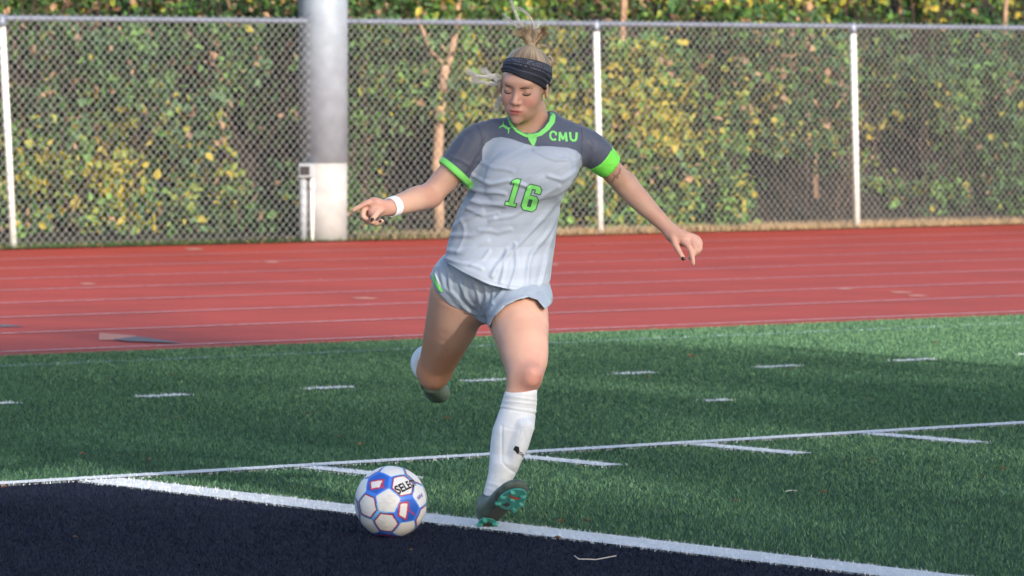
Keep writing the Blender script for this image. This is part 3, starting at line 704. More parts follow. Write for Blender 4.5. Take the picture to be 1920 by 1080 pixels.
def attrn(n, nm, out='Fac'): a = n.nodes.new('ShaderNodeAttribute'); a.attribute_name = nm; return a.outputs[out]
def step(n, src, w_=.6):
    r = n.nodes.new('ShaderNodeMapRange'); r.inputs[1].default_value = -w_; r.inputs[2].default_value = w_; n.links.new(src, r.inputs[0]); return r.outputs[0]
def mixn(n, fac, a, b):
    m_ = n.nodes.new('ShaderNodeMix'); m_.data_type = 'RGBA'; n.links.new(fac, m_.inputs['Factor'])
    for s_, v_ in ((6, a), (7, b)):
        if hasattr(v_, 'links'): n.links.new(v_, m_.inputs[s_])
        else: m_.inputs[s_].default_value = (*v_, 1)
    return m_.outputs[2]
c1 = mixn(n, step(n, attrn(n, 'yoke')), attrn(n, 'tint', 'Color'), dark)
c2 = mixn(n, step(n, attrn(n, 'cuff')), c1, lime); n.links.new(c2, bs.inputs['Base Color'])
def fabric_bump(n, bs, sc=900, st=.15):
    tc = n.nodes.new('ShaderNodeTexCoord'); t = n.nodes.new('ShaderNodeTexNoise'); t.inputs['Scale'].default_value = sc; n.links.new(tc.outputs['Object'], t.inputs['Vector'])
    bp = n.nodes.new('ShaderNodeBump'); bp.inputs['Strength'].default_value = st; bp.inputs['Distance'].default_value = .001
    n.links.new(t.outputs['Fac'], bp.inputs['Height']); n.links.new(bp.outputs[0], bs.inputs['Normal'])
fabric_bump(n, bs)
jer = add('jersey', me, M_j, PL); jV, jF = V, F

# ---- flat lettering cut out as thin cloth pieces that lie on the garment
def bvh_of(V, F): return BVHTree.FromPolygons([Vector(v) for v in V], [tuple(f) for f in F])
jb_ = bvh_of(jV, jF)
def decal(name, polys, bvh, m_, parent, off=.0018, seg=4.0):
    bm = bmesh.new()
    for pts in polys:
        vs = [bm.verts.new((x, y, 0)) for x, y in pts]; bm.faces.new(vs)
    bmesh.ops.triangulate(bm, faces=bm.faces)
    for _ in range(4):
        es = [e for e in bm.edges if e.calc_length() > seg]
        if not es: break
        bmesh.ops.subdivide_edges(bm, edges=es, cuts=1); bmesh.ops.triangulate(bm, faces=bm.faces)
    bad = []
    for v in bm.verts:
        d = Vector(ldir(v.co.x, v.co.y)).normalized(); hit = bvh.ray_cast(Vector(CL)+d*10, d)
        if hit[0] is None: bad.append(v); continue
        v.co = hit[0]-d*off
    bmesh.ops.delete(bm, geom=bad, context='VERTS')
    me = bpy.data.meshes.new(name); bm.to_mesh(me); bm.free()
    for p in me.polygons: p.use_smooth = True
    return add(name, me, m_, parent)
def bar(a, b, w_):
    a = np.array(a, float); b = np.array(b, float); t = (b-a)/np.linalg.norm(b-a); s = np.array([-t[1], t[0]])*w_/2
    return [tuple(a+s), tuple(b+s), tuple(b-s), tuple(a-s)]
def stroke(pts, w_):
    return [bar(np.array(a)-0*(np.array(b)-np.array(a)), b, w_) for a, b in zip(pts[:-1], pts[1:])]
M_lime = mat('lime_print', tuple(lime*[.9, .88, 1.1]), .5, .3); M_limeb = mat('lime_cloth', (.20, .80, .10), .5, .3, noise=(30, .92, 1.06)); M_nume = mat('number_edge', (.045, .10, .08), .5)
def tr(pts, o, ex, ey): return [(o[0]+x*ex[0]+y*ey[0], o[1]+x*ex[1]+y*ey[1]) for x, y in pts]
# "16": drawn on a skewed base, units = px; ex along the baseline, ey up the letter
n1_ = [(0, 0), (16, 0), (16, 5), (11.5, 5), (11.5, 46), (5.5, 46), (0, 41), (0, 36), (4.5, 38), (4.5, 5), (0, 5)]
n6_ = [[(4, 0), (18, 0), (22, 5), (22, 20), (18, 25), (8, 25), (8, 34), (10, 37), (13, 37), (14, 36), (14, 31), (22, 31), (22, 38), (18, 43), (4, 43), (0, 38), (0, 5)]]
def outl(pts, g):
    """grow a polygon outward by g"""
    P = np.array(pts); A = 0
    for (x0, y0), (x1, y1) in zip(P, np.roll(P, -1, 0)): A += x0*y1-x1*y0
    s_ = 1 if A > 0 else -1; out = []
    for i in range(len(P)):
        a = P[i]-P[i-1]; b = P[(i+1) % len(P)]-P[i]; na = np.array([a[1], -a[0]])/np.linalg.norm(a)*s_; nb_ = np.array([b[1], -b[0]])/np.linalg.norm(b)*s_
        q = na+nb_; q = q/max(np.dot(q, q)/2, .35); out.append(tuple(P[i]+q*g))
    return out
ex, ey = (1.20, .28), (.33, -1.08); o1, o6 = (947, 383.5), (976, 391.5)
hole6 = [(8.5, 5.5), (13.5, 5.5), (14, 7), (14, 18), (13, 19.5), (8.5, 19.5), (8, 18), (8, 7)]
decal('number_edge', [tr(outl(n1_, 1.5), o1, ex, ey), tr(outl(n6_[0], 1.5), o6, ex, ey)], jb_, M_nume, jer, .0014)
# digit 6 as bars so that its counter stays open
six = [[(0, 5), (4, 0), (8, 5.5), (8, 37), (4, 43), (0, 38)], [(4, 0), (18, 0), (14, 6), (8, 6)], [(18, 0), (22, 5), (22, 20), (18, 25), (14, 19), (14, 6)], [(8, 19), (14, 19), (18, 25), (8, 25)],
       [(4, 43), (18, 43), (14, 37), (8, 37)], [(14, 31), (22, 31), (22, 38), (18, 43), (14, 37)]]
decal('number', [tr(n1_, o1, ex, ey)], jb_, M_lime, jer, .0022); decal('number', [tr(p, o6, ex, ey) for p in six], jb_, M_lime, jer, .0022)
# CMU across the yoke
cE, cU = (1.0, .05), (-.04, -1.0)
def seg(pts, o, w_=4.2): return [tr(p, o, cE, cU) for p in stroke(pts, w_)]
Cc = [(13.5, 12), (12, 15.5), (8, 17), (4, 15.5), (2, 11), (2, 7), (4, 2.5), (8, 1), (13, 3)]
decal('letter', seg(Cc, (1030, 263), 3.8)+[tr(p, (1030, 263), cE, cU) for p in [[(11, 10), (14.8, 10), (14.8, 16), (12, 16)]]], jb_, M_lime, jer)
decal('letter', seg([(2, 0), (3, 17)], (1047, 264.5), 3.6)+seg([(3, 17), (9, 3)], (1047, 264.5), 4.2)+seg([(9, 3), (14.5, 17)], (1047, 264.5), 3.2)+seg([(14.5, 17), (15.5, 0)], (1047, 264.5), 4.2), jb_, M_lime, jer)
decal('letter', seg([(1.5, 17), (2, 6), (4, 2), (9, 1), (12.5, 4), (14, 17)], (1068, 264.5), 4.2), jb_, M_lime, jer)
# emblem: two interlocked curves, as on the shoulder
def emblem(o, s, a, two=True):
    ca, sa = math.cos(a), math.sin(a); f = lambda x, y: (o[0]+s*(x*ca-y*sa), o[1]+s*(x*sa+y*ca)); out = []
    for sg in (1, -1):
        pts = [(-1.0, -.72*sg), (-.72, -.12*sg), (0, .12*sg), (.72, -.12*sg), (1.0, -.72*sg)]; wd = [.30, .42, .24, .42, .30]
        up = []; dn = []
        for (x, y), w_ in zip(pts, wd): up.append(f(x*1.0, y-w_*.5)); dn.append(f(x*.93, y+w_*.5))
        for i in range(4): out.append([up[i], up[i+1], dn[i+1], dn[i]])
    return out
decal('emblem', emblem((948.5, 238.5), 10.5, .55), jb_, M_lime, jer)
# collar band
cp_o = [(949, 214), (955, 233), (968, 248), (985, 257), (1000, 259), (1016, 254), (1030, 243), (1040, 230), (1042, 217), (1038, 212)]
cp_i = [(952, 213), (959, 229), (971, 242.5), (986, 250.5), (999, 252), (1010, 248), (1021, 239), (1030, 227), (1032, 215), (1031, 210)]
decal('collar', [[cp_o[i], cp_o[i+1], cp_i[i+1], cp_i[i]] for i in range(9)]+[[(989, 250), (1007, 249), (1006, 262), (1002, 273), (998, 273), (991, 262)]], jb_, M_lime, jer, .003, 3)
# seams
M_seam = mat('seam', (.30, .34, .42), .6)
def seamline(pts, w_=.9): return [bar(a, b, w_) for a, b in zip(pts[:-1], pts[1:])]
decal('seam', seamline([(903, 302), (904, 280), (904, 262), (900, 245), (893, 232)]), jb_, mat('seam_dark', (.04, .05, .08), .6), jer, .001, 3)
decal('seam', seamline([(1089, 300), (1091, 280), (1092, 255), (1090, 240)]), jb_, mat('seam_dark', (.04, .05, .08), .6), jer, .001, 3)
decal('seam', seamline([(833, 484), (870, 504.5), (916, 526), (955, 536.5), (990, 538.5), (1024, 531)], .8), jb_, M_seam, jer, .001, 3)
# armband on the left sleeve
e2 = L(1126, 296, .385); n2 = unit(L(1150, 318, .42)-L(1095, 268, .36))
ab = [('u', cap([e2-n2*.02, e2+n2*.075], [.0545, .0400]), 0), ('s', cap([e2-n2*.05, e2+n2*.10], [.0535, .0335]), .001),
      ('s', lambda P: -(-(P-e2)@n2-.010), .003), ('s', lambda P: .046-(P-e2)@n2, .003)]
V, F = sdf_mesh(ab, .0028, e2-.12, e2+.13); V = V+vnormals(V, F)*(.0012*vnoise(V, 45, 8))[:, None]
add('armband', np_mesh('armband', V, F, True), M_limeb, PL)
wc = L(736, 387.5, .125); wn = unit(wri_r-L(758, 381, .17))
wb = [('u', cap([wc-wn*.03, wc+wn*.03], [.0335, .031]), 0), ('s', cap([wc-wn*.06, wc+wn*.05], [.0300, .0265]), .001), ('s', lambda P: (P-wc)@wn+.017, .002), ('s', lambda P: .015-(P-wc)@wn, .002)]
V, F = sdf_mesh(wb, .0025, wc-.06, wc+.06); add('wristband', np_mesh('wristband', V, F, True), mat('white_tape', (.80, .82, .86), .7, noise=(60, .9, 1.05)), PL)

# ------------------------------------------------------------------ shorts
def shorts():
    J = [('u', ell(L(927, 528, .40), (.172, .145, .105)), 0), ('u', ell(L(922, 500, .40), (.150, .135, .09)), .03)]
    J.append(('u', cap([L(866, 535, .42), L(852, 575, .47), L(845, 605, .51)], [.108, .112, .110]), .03))
    J.append(('u', cap([L(966, 550, .36), L(974, 592, .27), L(978, 612, .22)], [.104, .106, .106]), .03))
    J.append(('u', ell(L(1010, 560, .36), (.042, .08, .045)), .03))
    J.append(('u', cap([L(911, 560, .37), L(911, 590, .375)], [.040, .034]), .03))
    # left-hand leg opening: cut below the hem line
    hx = [780, 806, 812, 820, 843, 867, 893, 905, 912]; hy = [500, 520, 535, 548, 571, 585, 599, 606, 608]
    gx = [912, 916, 926, 947, 970, 991, 1007, 1021, 1030, 1060]; gy = [608, 612, 590, 569, 557, 553, 558, 575, 570, 560]
    p = np.array([L(a, b, .35) for a, b in zip(hx+gx, hy+gy)])
    def hem(P):
        z0 = np.interp(P[:, 0], p[:, 0], p[:, 2]); back = np.clip(P[:, 1]-.38, 0, .4)
        return (z0-.10*back-P[:, 2])*.8
    J.append(('i', hem, .003))
    J.append(('s', cap([L(852, 606, .53), L(845, 650, .60)], [.098, .097]), .003)); J.append(('s', cap([L(976, 622, .20), L(980, 650, .14)], [.0975, .096]), .003))
    return J
V, F = sdf_mesh(shorts(), .0034, L(780, 640, .1)-[.03, .15, .03], L(1060, 460, .1)+[.02, .65, .02])
N = vnormals(V, F); X, Y = px_of(V); disp = np.zeros(len(V)); front = np.clip(-N[:, 1]*1.5+.5, 0, 1)
for i, (pts, w_, a_) in enumerate([([(905, 592), (896, 560), (890, 525)], 4, .006), ([(908, 592), (912, 560), (905, 525)], 4, .005), ([(914, 588), (930, 560), (945, 540)], 4, .006), ([(914, 592), (945, 570), (985, 556)], 5, .004),
        ([(903, 590), (880, 570), (862, 530)], 4, .006), ([(898, 592), (870, 578), (846, 545), (838, 500)], 4, .006), ([(890, 590), (858, 570), (834, 540), (824, 500)], 4, .004), ([(880, 585), (870, 560), (872, 520)], 4, .004),
        ([(1010, 552), (1018, 560), (1022, 572)], 3, .004), ([(925, 570), (925, 545), (930, 530)], 3, .005), ([(990, 545), (1010, 550), (1024, 548)], 3, .003), ([(815, 500), (815, 520), (826, 545)], 3, .004)]):
    d = poly_d(X+1.5*np.sin(Y*.11+i), Y, pts); disp += a_*(np.exp(-(d/w_)**2)-.5*np.exp(-(d/(w_*2.2))**2))
V = V+N*(disp*front+.001*vnoise(V, 35, 3))[:, None]
M_sh = mat('shorts_cloth', (.30, .355, .45), .42, .45, noise=(25, .92, 1.06), sheen=.1)
sho = add('shorts', np_mesh('shorts', V, F, True), M_sh, PL); sb = bvh_of(V, F)
decal('trim', [[(810, 512), (814, 518), (822, 533), (832, 545), (829, 549), (820, 541), (811, 526)]], sb, M_lime, sho)
decal('trim', [[(813, 511), (817, 512), (826, 530), (836, 548), (833, 548), (823, 533)]], sb, mat('white_piping', (.7, .73, .78), .5), sho, .0024, 3)

# ------------------------------------------------------------------ socks
M_sock = mat('white_sock', (.74, .77, .83), .75, .2, noise=(40, .94, 1.04), bump=(700, .25, .0008))
sk_rows = [(737, 946, 1007, .05), (764, 938.5, 1006, .05), (785, 931, 1004, .05), (805, 923.5, 1002, .05), (829, 919.5, 993, .048), (850, 918, 984, .045), (867, 917.5, 977, .043), (887, 915.5, 968.5, .04), (906, 911.5, 957, .036), (936, 904, 945, .036), (960, 900, 940, .04)]
def sock():
    z = []; T = [[], [], [], []]
    for y, a, b, dc in sk_rows:
        A, Bp = L(a, y, dc), L(b, y, dc); z.append((A[2]+Bp[2])/2); T[0].append((A[0]+Bp[0])/2); r = (Bp[0]-A[0])/2; T[1].append(r); T[2].append(dc+(.012 if 750 < y < 860 else 0)); T[3].append(r*1.08)
    z = np.array(z)[::-1]; T = [np.array(q)[::-1] for q in T]
    def f(P):
        cx, ax, cy, ay = [np.interp(P[:, 2], z, q) for q in T]
        q = np.sqrt(((P[:, 0]-cx)/ax)**2+((P[:, 1]-cy)/ay)**2); return (q-1)*np.minimum(ax, ay)*.95
    tz = L(975, 734, .05)[2]; tn = unit([-.10, -.12, 1]); tc_ = L(978, 736, .0)
    J = [('u', f, 0), ('i', lambda P: (P-tc_)@tn, .004), ('i', lambda P: z[0]-P[:, 2], .004)]
    # shin guard pushing out under the sock
    J.insert(1, ('u', cap([L(984, 800, .006), L(972, 838, .008), L(962, 866, .012)], [.030, .030, .022]), .010))
    J.append(('s', cap([L(977, 745, .05), L(978, 715, .05)], [.040, .042]), .002))
    return J
V, F = sdf_mesh(sock(), .0028, L(890, 970, 0)-[.0, .06, .0], L(1020, 725, 0)+[.01, .16, .02])
N = vnormals(V, F); X, Y = px_of(V); disp = .0006*vnoise(V, 40, 2)
for pts, w_, a_ in [([(946, 742), (1008, 750)], 1.6, .0016), ([(944, 752), (1008, 758)], 1.6, .0016), ([(938, 762), (1007, 772)], 1.8, .002), ([(938, 765), (1005, 777)], 2, -.002), ([(941, 798), (941, 866), (952, 878), (968, 888)], 2.2, -.0022), ([(942, 800), (965, 806), (1000, 800)], 2, -.0012),
                    ([(981, 777), (979, 795)], 1, -.0016), ([(986, 778), (984, 796)], 1, -.0016), ([(991, 779), (989, 796)], 1, -.0016), ([(975, 807), (971, 828)], 1, -.0016), ([(980, 808), (976, 830)], 1, -.0016), ([(984, 809), (981, 830)], 1, -.0016),
                    ([(915, 905), (940, 912), (955, 905)], 2.5, .0015), ([(912, 915), (935, 922), (950, 916)], 2.5, .0012), ([(908, 926), (930, 934)], 2, .001)]:
    disp += a_*np.exp(-(poly_d(X, Y, pts)/w_)**2)
V = V+N*disp[:, None]; sock_o = add('sock', np_mesh('sock', V, F, True), M_sock, PL); sob = bvh_of(V, F)
decal('emblem', [[(962, 843), (968, 842), (966, 836), (973, 838), (974, 846), (969, 849)], [(969, 847), (974, 846), (972, 851)], [(966, 846), (974, 846), (970, 852)]]+seamline([(972, 847), (978, 849), (982, 855)], 1.6)+seamline([(970, 850), (977, 852), (981, 858)], 1.3), sob, mat('black_print', (.015, .015, .02), .5), sock_o, .0015, 3)
# rear sock
aR = ank_r-kne_r; aR = aR/np.linalg.norm(aR)
rs = [('u', cap([kne_r+[-.012, .075, .006], kne_r+[-.020, .15, .014], kne_r+[-.022, .24, .010], ank_r+[0, -.02, 0]], [.058, .062, .050, .040]), .0), ('s', lambda P: (P-kne_r)@aR-.075, .004)]
V, F = sdf_mesh(rs, .0045, kne_r-[.12, .05, .12], ank_r+[.12, .06, .12]); add('sock', np_mesh('sock', V, F, True), M_sock, PL)

# ------------------------------------------------------------------ boots
M_up = mat('boot_upper', (.085, .115, .098), .5, .4, noise=(35, .7, 1.3)); M_sole = mat('teal_sole', (.035, .26, .205), .3, .5, noise=(30, .85, 1.1)); M_dsole = mat('dark_sole', (.05, .052, .04), .4)
def boot(heel, t, nrm, name, holes=True, Ls=.252):
    t = unit(t); nrm = unit(np.array(nrm)-np.dot(nrm, t)*t); s = np.cross(nrm, t)      # t toe, nrm sole normal (down), s sideways
    Q = np.stack([s, t, -nrm], 1)                                                      # columns: side, forward, up
    o = np.array(heel); W = lambda x, y, z: o+Q@np.array([x, y, z]); EL = lambda c, r: ell(W(*c), r, Q)
    J = [('u', EL((0, .045, .040), (.033, .048, .036)), 0), ('u', EL((0, .12, .036), (.036, .07, .032)), .03), ('u', EL((.0, .190, .026), (.043, .062, .024)), .03),
         ('u', cap([W(0, .045, .055), W(0, .038, .095)], [.034, .035]), .025), ('i', lambda P: -((P-o)@Q[:, 2])+.004, .004),
         ('i', lambda P: (P-W(0, .04, .088))@unit(Q@np.array([0, -.25, 1])), .004)]
    V, F = sdf_mesh(J, .003, o-.32, o+.32); X2 = (V-o)@Q
    V = V+vnormals(V, F)*(.0003*np.sin(X2[:, 1]*260)*(X2[:, 1] > .10)*(X2[:, 2] > .03))[:, None]
    up = add(name, np_mesh(name, V, F, True), M_up, PL)
    # laces
    b = MB()
    for i in range(5):
        y = .10+i*.014; z = .070-i*.006
        b.tube([W(-.018, y, z-.006), W(0, y+.003, z), W(.018, y, z-.006)], .0022, 6)
    b.build('laces', mat('lace', (.10, .13, .12), .7), up, True)
    def plate(nm, outline, z0, z1, m_):
        k = len(outline); bmv = [W(x, y, z0) for x, y in outline]+[W(x*1.0, y, z1) for x, y in outline]; b = MB()
        b.poly(bmv, [tuple(range(k))[::-1], tuple(range(k, 2*k))]+[(i, (i+1) % k, k+(i+1) % k, k+i) for i in range(k)]); return b.build(nm, m_, up, False, .0012)
    fo = [(.039*math.cos(a)*(1 if math.sin(a) > 0 else 1.02)-.002, .182+(.066 if math.sin(a) > 0 else .050)*math.sin(a)) for a in np.linspace(0, 2*math.pi, 26)[:-1]]
    he = [(.029*math.cos(a), .036+(.030 if math.sin(a) > 0 else .034)*math.sin(a)) for a in np.linspace(0, 2*math.pi, 22)[:-1]]
    plate('sole_plate', fo, .0035, -.0035, M_sole); plate('sole_plate', he, .0035, -.0035, M_sole)
    plate('midsole', [(-.020, .05), (.020, .05), (.024, .15), (-.024, .15)], .0030, -.0005, M_dsole)
    if holes: # dark recesses in the forefoot and heel
        plate('recess', [(-.006, .145), (.012, .150), (.004, .170), (-.010, .165)], -.003, -.0048, M_dsole)
        plate('recess', [(-.012, .020), (.012, .020), (.014, .048), (-.014, .048)], -.003, -.0048, M_dsole)
    studs = [(-.030, .150, .5), (.028, .152, -.5), (-.034, .185, .2), (.031, .188, -.2), (-.020, .222, -.3), (.018, .224, .3), (0, .190, 0), (-.020, .022, .5), (.020, .022, -.5), (-.019, .052, -.4), (.019, .052, .4)]
    for (x, y, a) in studs:
        b = MB(); ca, sa = math.cos(a), math.sin(a); pr_ = []
        for zz_, sc_ in ((-.0035, 1.35), (-.0135, .8)):
            for (u_, v_) in ((-.0085, -.004), (-.002, -.0065), (.0085, -.003), (.0085, .003), (-.002, .0065), (-.0085, .004)): pr_.append(W(x+(u_*ca-v_*sa)*sc_, y+(u_*sa+v_*ca)*sc_, zz_))
        b.poly(pr_, [(0, 1, 2, 3, 4, 5)[::-1], (6, 7, 8, 9, 10, 11)]+[(i, (i+1) % 6, 6+(i+1) % 6, 6+i) for i in range(6)]); b.build('stud', M_sole, up, False, .001)
    return up, W, Q
tB = unit([.50, -.66, .56]); heel = L(914, 981, -.01)-.036*tB
up, W, Q = boot(heel, tB, (.0, -.66, -.74), 'boot')
b = MB(); sw = [(-.020, .205), (-.008, .198), (.012, .200), (.024, .209), (.010, .205), (-.006, .205), (-.014, .210)]
b.poly([W(x, y, -.0042) for x, y in sw]+[W(x, y, -.0056) for x, y in sw], [tuple(range(7)), tuple(range(13, 6, -1))]+[(i, (i+1) % 7, 7+(i+1) % 7, 7+i) for i in range(7)]); b.build('emblem', mat('red_print', (.55, .04, .03), .4), up)
boot(ank_r+np.array([.012, -.02, .035]), (.12, .82, -.53), (.0, .53, .82), 'boot', False)

# ------------------------------------------------------------------ headband, hair
M_band = bpy.data.materials.new('headband_cloth'); M_band.use_nodes = True; n = M_band.node_tree; bs = n.nodes['Principled BSDF']; bs.inputs['Roughness'].default_value = .75
band_c = H(.004, .010, .055); bn = unit(HR@np.array([-.02, -.20, 1]))
hd = [('u', E((0, .023, .034), (.0800, .0990, .0885)), 0), ('u', E((0, -.022, -.022), (.068, .074, .083)), .03), ('u', E((0, -.070, .034), (.050, .022, .030)), .02)]
def wv(P): q = (P-HC)@HR; return q
def bt(P): q = wv(P); return q[:, 2]-(.083-.50*q[:, 1])
def bb(P): q = wv(P); return (.055-.5*np.clip(q[:, 1]+.085, 0, 1)-.26*q[:, 0])-q[:, 2]
J = hd+[('i', bt, .004), ('i', bb, .004)]
V, F = sdf_mesh(J, .0026, HC-.16, HC+.16); Lq = (V-HC)@HR; top = .083-.5*Lq[:, 1]; bot = .055-.5*np.clip(Lq[:, 1]+.085, 0, 1)-.26*Lq[:, 0]
u_ = np.clip((Lq[:, 2]-bot)/(top-bot), 0, 1); th = np.arctan2(Lq[:, 0], -Lq[:, 1])
V = V+vnormals(V, F)*(.0016*np.sin(u_*14+1.5*np.sin(th*3)+th*2)+.0012*np.sin(u_*27+2*np.sin(th*4+1)))[:, None]*np.where(u_ < .62, 1, .2)[:, None]
pat = np.zeros(len(V)); q = (th*9) % 1-.5
r_ = np.sqrt((q*1.0)**2+((u_-.82)*3.0)**2); pat = np.maximum(pat, np.exp(-((r_-.30)/.07)**2)*.9); pat = np.maximum(pat, np.exp(-(r_/.09)**2)*.7)
pat = np.maximum(pat, (np.abs(u_-.60) < .022)*((th*26) % 1 < .6)*.7); pat = np.maximum(pat, .35*np.exp(-((u_-.33)/.03)**2))
C = np.array([[.008, .010, .020]])+pat[:, None]*np.array([[.15, .165, .23]])
n.links.new(attrn(n, 'tint', 'Color'), bs.inputs['Base Color']); fabric_bump(n, bs, 1100, .3)
add('headband', np_mesh('headband', V, F, True, C), M_band, PL)
def hair_mat(name, a, b):
    M = bpy.data.materials.new(name); M.use_nodes = True; n = M.node_tree; bs = n.nodes['Principled BSDF']; bs.inputs['Roughness'].default_value = .42; bs.inputs['Specular IOR Level'].default_value = .5
    n.links.new(attrn(n, 'tint', 'Color'), bs.inputs['Base Color']); return M
M_hair = hair_mat('blonde_hair', 0, 0)
tie = H(.004, .062, .113)
J = [('u', E((0, .026, .040), (.0775, .096, .087)), 0), ('u', E((0, -.02, .02), (.069, .070, .062)), .03), ('u', cap([H(0, .055, .10), tie], [.030, .012]), .05),
     ('s', lambda P: np.maximum((wv(P)[:, 1]+.045)*1., wv(P)[:, 2]-.055), .01)]
def hairline(P): q = wv(P); return np.maximum(-.03-q[:, 2]-.4*(q[:, 1]), q[:, 1]*-1-.070+0*q[:, 2])
J = [('u', E((0, .026, .036), (.0765, .094, .083)), 0), ('u', cap([H(0, .055, .095), tie], [.014, .010]), .018), ('i', lambda P: bb(P)-.010+.0*P[:, 0], .01), ('u', ell(H(0, .075, -.005), (.060, .045, .055), HR), .03)]
J += [('u', cap([tie, L(984, 63, tie[1]), L(979, 58, tie[1])], [.008, .013, .012]), .004), ('u', cap([tie, L(1004, 64, tie[1]), L(1010, 59, tie[1])], [.008, .014, .012]), .004), ('u', cap([tie, L(996, 58, tie[1]+.01)], [.008, .014]), .004)]
V, F = sdf_mesh(J, .0026, HC-.17, HC+.20); Lq = (V-HC)@HR; tl = (tie-HC)@HR
an = np.arctan2(Lq[:, 0]-tl[0], -(Lq[:, 1]-tl[1])); rr_ = np.sin(an*48+3*np.sin(an*5))*.5+np.sin(an*97)*.3+np.sin(an*23+1)*.4
V = V+vnormals(V, F)*(.0010*rr_)[:, None]
mixh = np.clip(.5+.35*rr_+.35*vnoise(V, 50, 5), 0, 1)[:, None]; C = np.array([[.17, .115, .075]])*(1-mixh)+np.array([[.54, .42, .28]])*mixh
add('hair', np_mesh('hair', V, F, True, C), M_hair, PL)
b = MB(); b.tube([tie+HR@np.array([0, 0, -.007]), tie+HR@np.array([0, 0, .005])], [.0150, .0140], 16); b.build('hair_tie', mat('hair_tie', (.012, .012, .015), .6), PL, True)
def lock(nm, roots, ends, mids, n_, spread, r0, cols, seed):
    r = np.random.default_rng(seed); V = []; F = []; C = []; cnt = 0
    for i in range(n_):
        k = r.integers(len(ends)); a = np.array(roots[k])+r.normal(0, .003, 3); m1 = np.array(mids[k])+r.normal(0, spread*.5, 3); e = np.array(ends[k])+r.normal(0, spread, 3); c = np.array(cols[k])*r.uniform(.65, 1.3)
        ts = np.linspace(0, 1, 9); P = [(1-t)**2*a+2*t*(1-t)*m1+t*t*e+np.array([math.sin(t*5+i), math.cos(t*4+i), 0])*.0012 for t in ts]
        for j, p in enumerate(P):
            t = P[min(j+1, 8)]-P[max(j-1, 0)]; t /= np.linalg.norm(t); s_ = np.cross(t, [0, 1, 0]); s_ /= np.linalg.norm(s_)+1e-9; q_ = np.cross(t, s_); rd = r0*(1-.85*ts[j])
            for q2 in range(3):
                an_ = 2.1*q2; V.append(p+rd*(s_*math.cos(an_)+q_*math.sin(an_))); C.append(c)
        for j in range(8):
            for q2 in range(3): F.append((cnt+j*3+q2, cnt+j*3+(q2+1) % 3, cnt+(j+1)*3+(q2+1) % 3, cnt+(j+1)*3+q2))
        cnt += 27
    return add(nm, np_mesh(nm, np.array(V), np.array(F), True, np.array(C)), M_hair, PL)
hd_ = tie[1]
br, lt, pl = (.30, .19, .10), (.66, .53, .38), (.85, .83, .80)
lock('ponytail', [tie]*11, [L(970, 56, hd_), L(980, 53, hd_+.01), L(1006, 60, hd_), L(1018, 62, hd_), L(1021, 56, hd_-.01), L(1010, 72, hd_), L(994, 50, hd_), L(984, 54, hd_-.02), L(1002, 54, hd_+.02), L(967, 62, hd_-.01), L(1024, 64, hd_)],
     [L(978, 68, hd_), L(985, 62, hd_), L(1004, 70, hd_), L(1008, 74, hd_), L(1020, 48, hd_), L(1024, 60, hd_), L(992, 62, hd_), L(988, 64, hd_), L(998, 66, hd_), L(984, 60, hd_), L(1012, 58, hd_)], 1800, .006, .0013, [br, lt, br, lt, br, br, lt, lt, br, lt, br], 1)
lock('ponytail', [L(990, 64, hd_), L(986, 62, hd_), L(1003, 66, hd_), L(1002, 66, hd_)], [L(958, -1, hd_), L(942, 25, hd_), L(970, 15, hd_), L(1014, 40, hd_)], [L(968, 34, hd_), L(964, 46, hd_), L(1003, 26, hd_), L(1007, 48, hd_)], 200, .0035, .0008, [pl, pl, pl, pl], 2)
lock('flyaway_hair', [L(934, 142, .29), L(934, 150, .29), L(935, 156, .30), L(936, 165, .30), L(937, 185, .31)], [L(877, 133, .30), L(905, 131, .30), L(884, 148, .31), L(930, 182, .31), L(931, 204, .31)],
     [L(895, 150, .30), L(918, 140, .30), L(908, 158, .30), L(928, 170, .30), L(934, 190, .30)], 620, .006, .0010, [pl, pl, pl, lt, pl], 3)
for k_, (a_, m__, e_) in enumerate([((985, 84), (978, 76), (972, 78)), ((1010, 86), (1022, 82), (1030, 90)), ((1029, 105), (1037, 108), (1039, 120))]): lock('flyaway_hair', [L(*a_, .33)], [L(*e_, .33)], [L(*m__, .33)], 9, .003, .0006, [lt], 4+k_)
# brows, lashes, nails lie on the face and fingers
bodyb = bvh_of(skinV, skinF)
M_brow = mat('brow', (.12, .07, .05), .7); M_lash = mat('lash', (.035, .022, .02), .6); M_nail = mat('black_nail', (.012, .012, .016), .2, .6)
def on_face(x, z):
    o = Vector(H(x, -.16, z)); d = Vector(HR@np.array([0, 1, 0])); h = bodyb.ray_cast(o, d); return np.array(h[0]-d*.0004) if h[0] else H(x, -.08, z)
for s in (-1, 1):
    b = MB(); b.tube([on_face(s*x, z) for x, z in ((.013, .0165), (.024, .0185), (.036, .0180), (.046, .0130))], [.0014, .0021, .0018, .0008], 6); b.build('eyebrow', M_brow, PL, True)
    b = MB(); b.tube([on_face(s*x, z)-HR@np.array([0, .0006, 0]) for x, z in ((.018, -.003), (.024, -.0062), (.031, -.0075), (.038, -.0060), (.044, -.0020))], [.0010, .0019, .0022, .0020, .0010], 6); b.build('eyelashes', M_lash, PL, True)
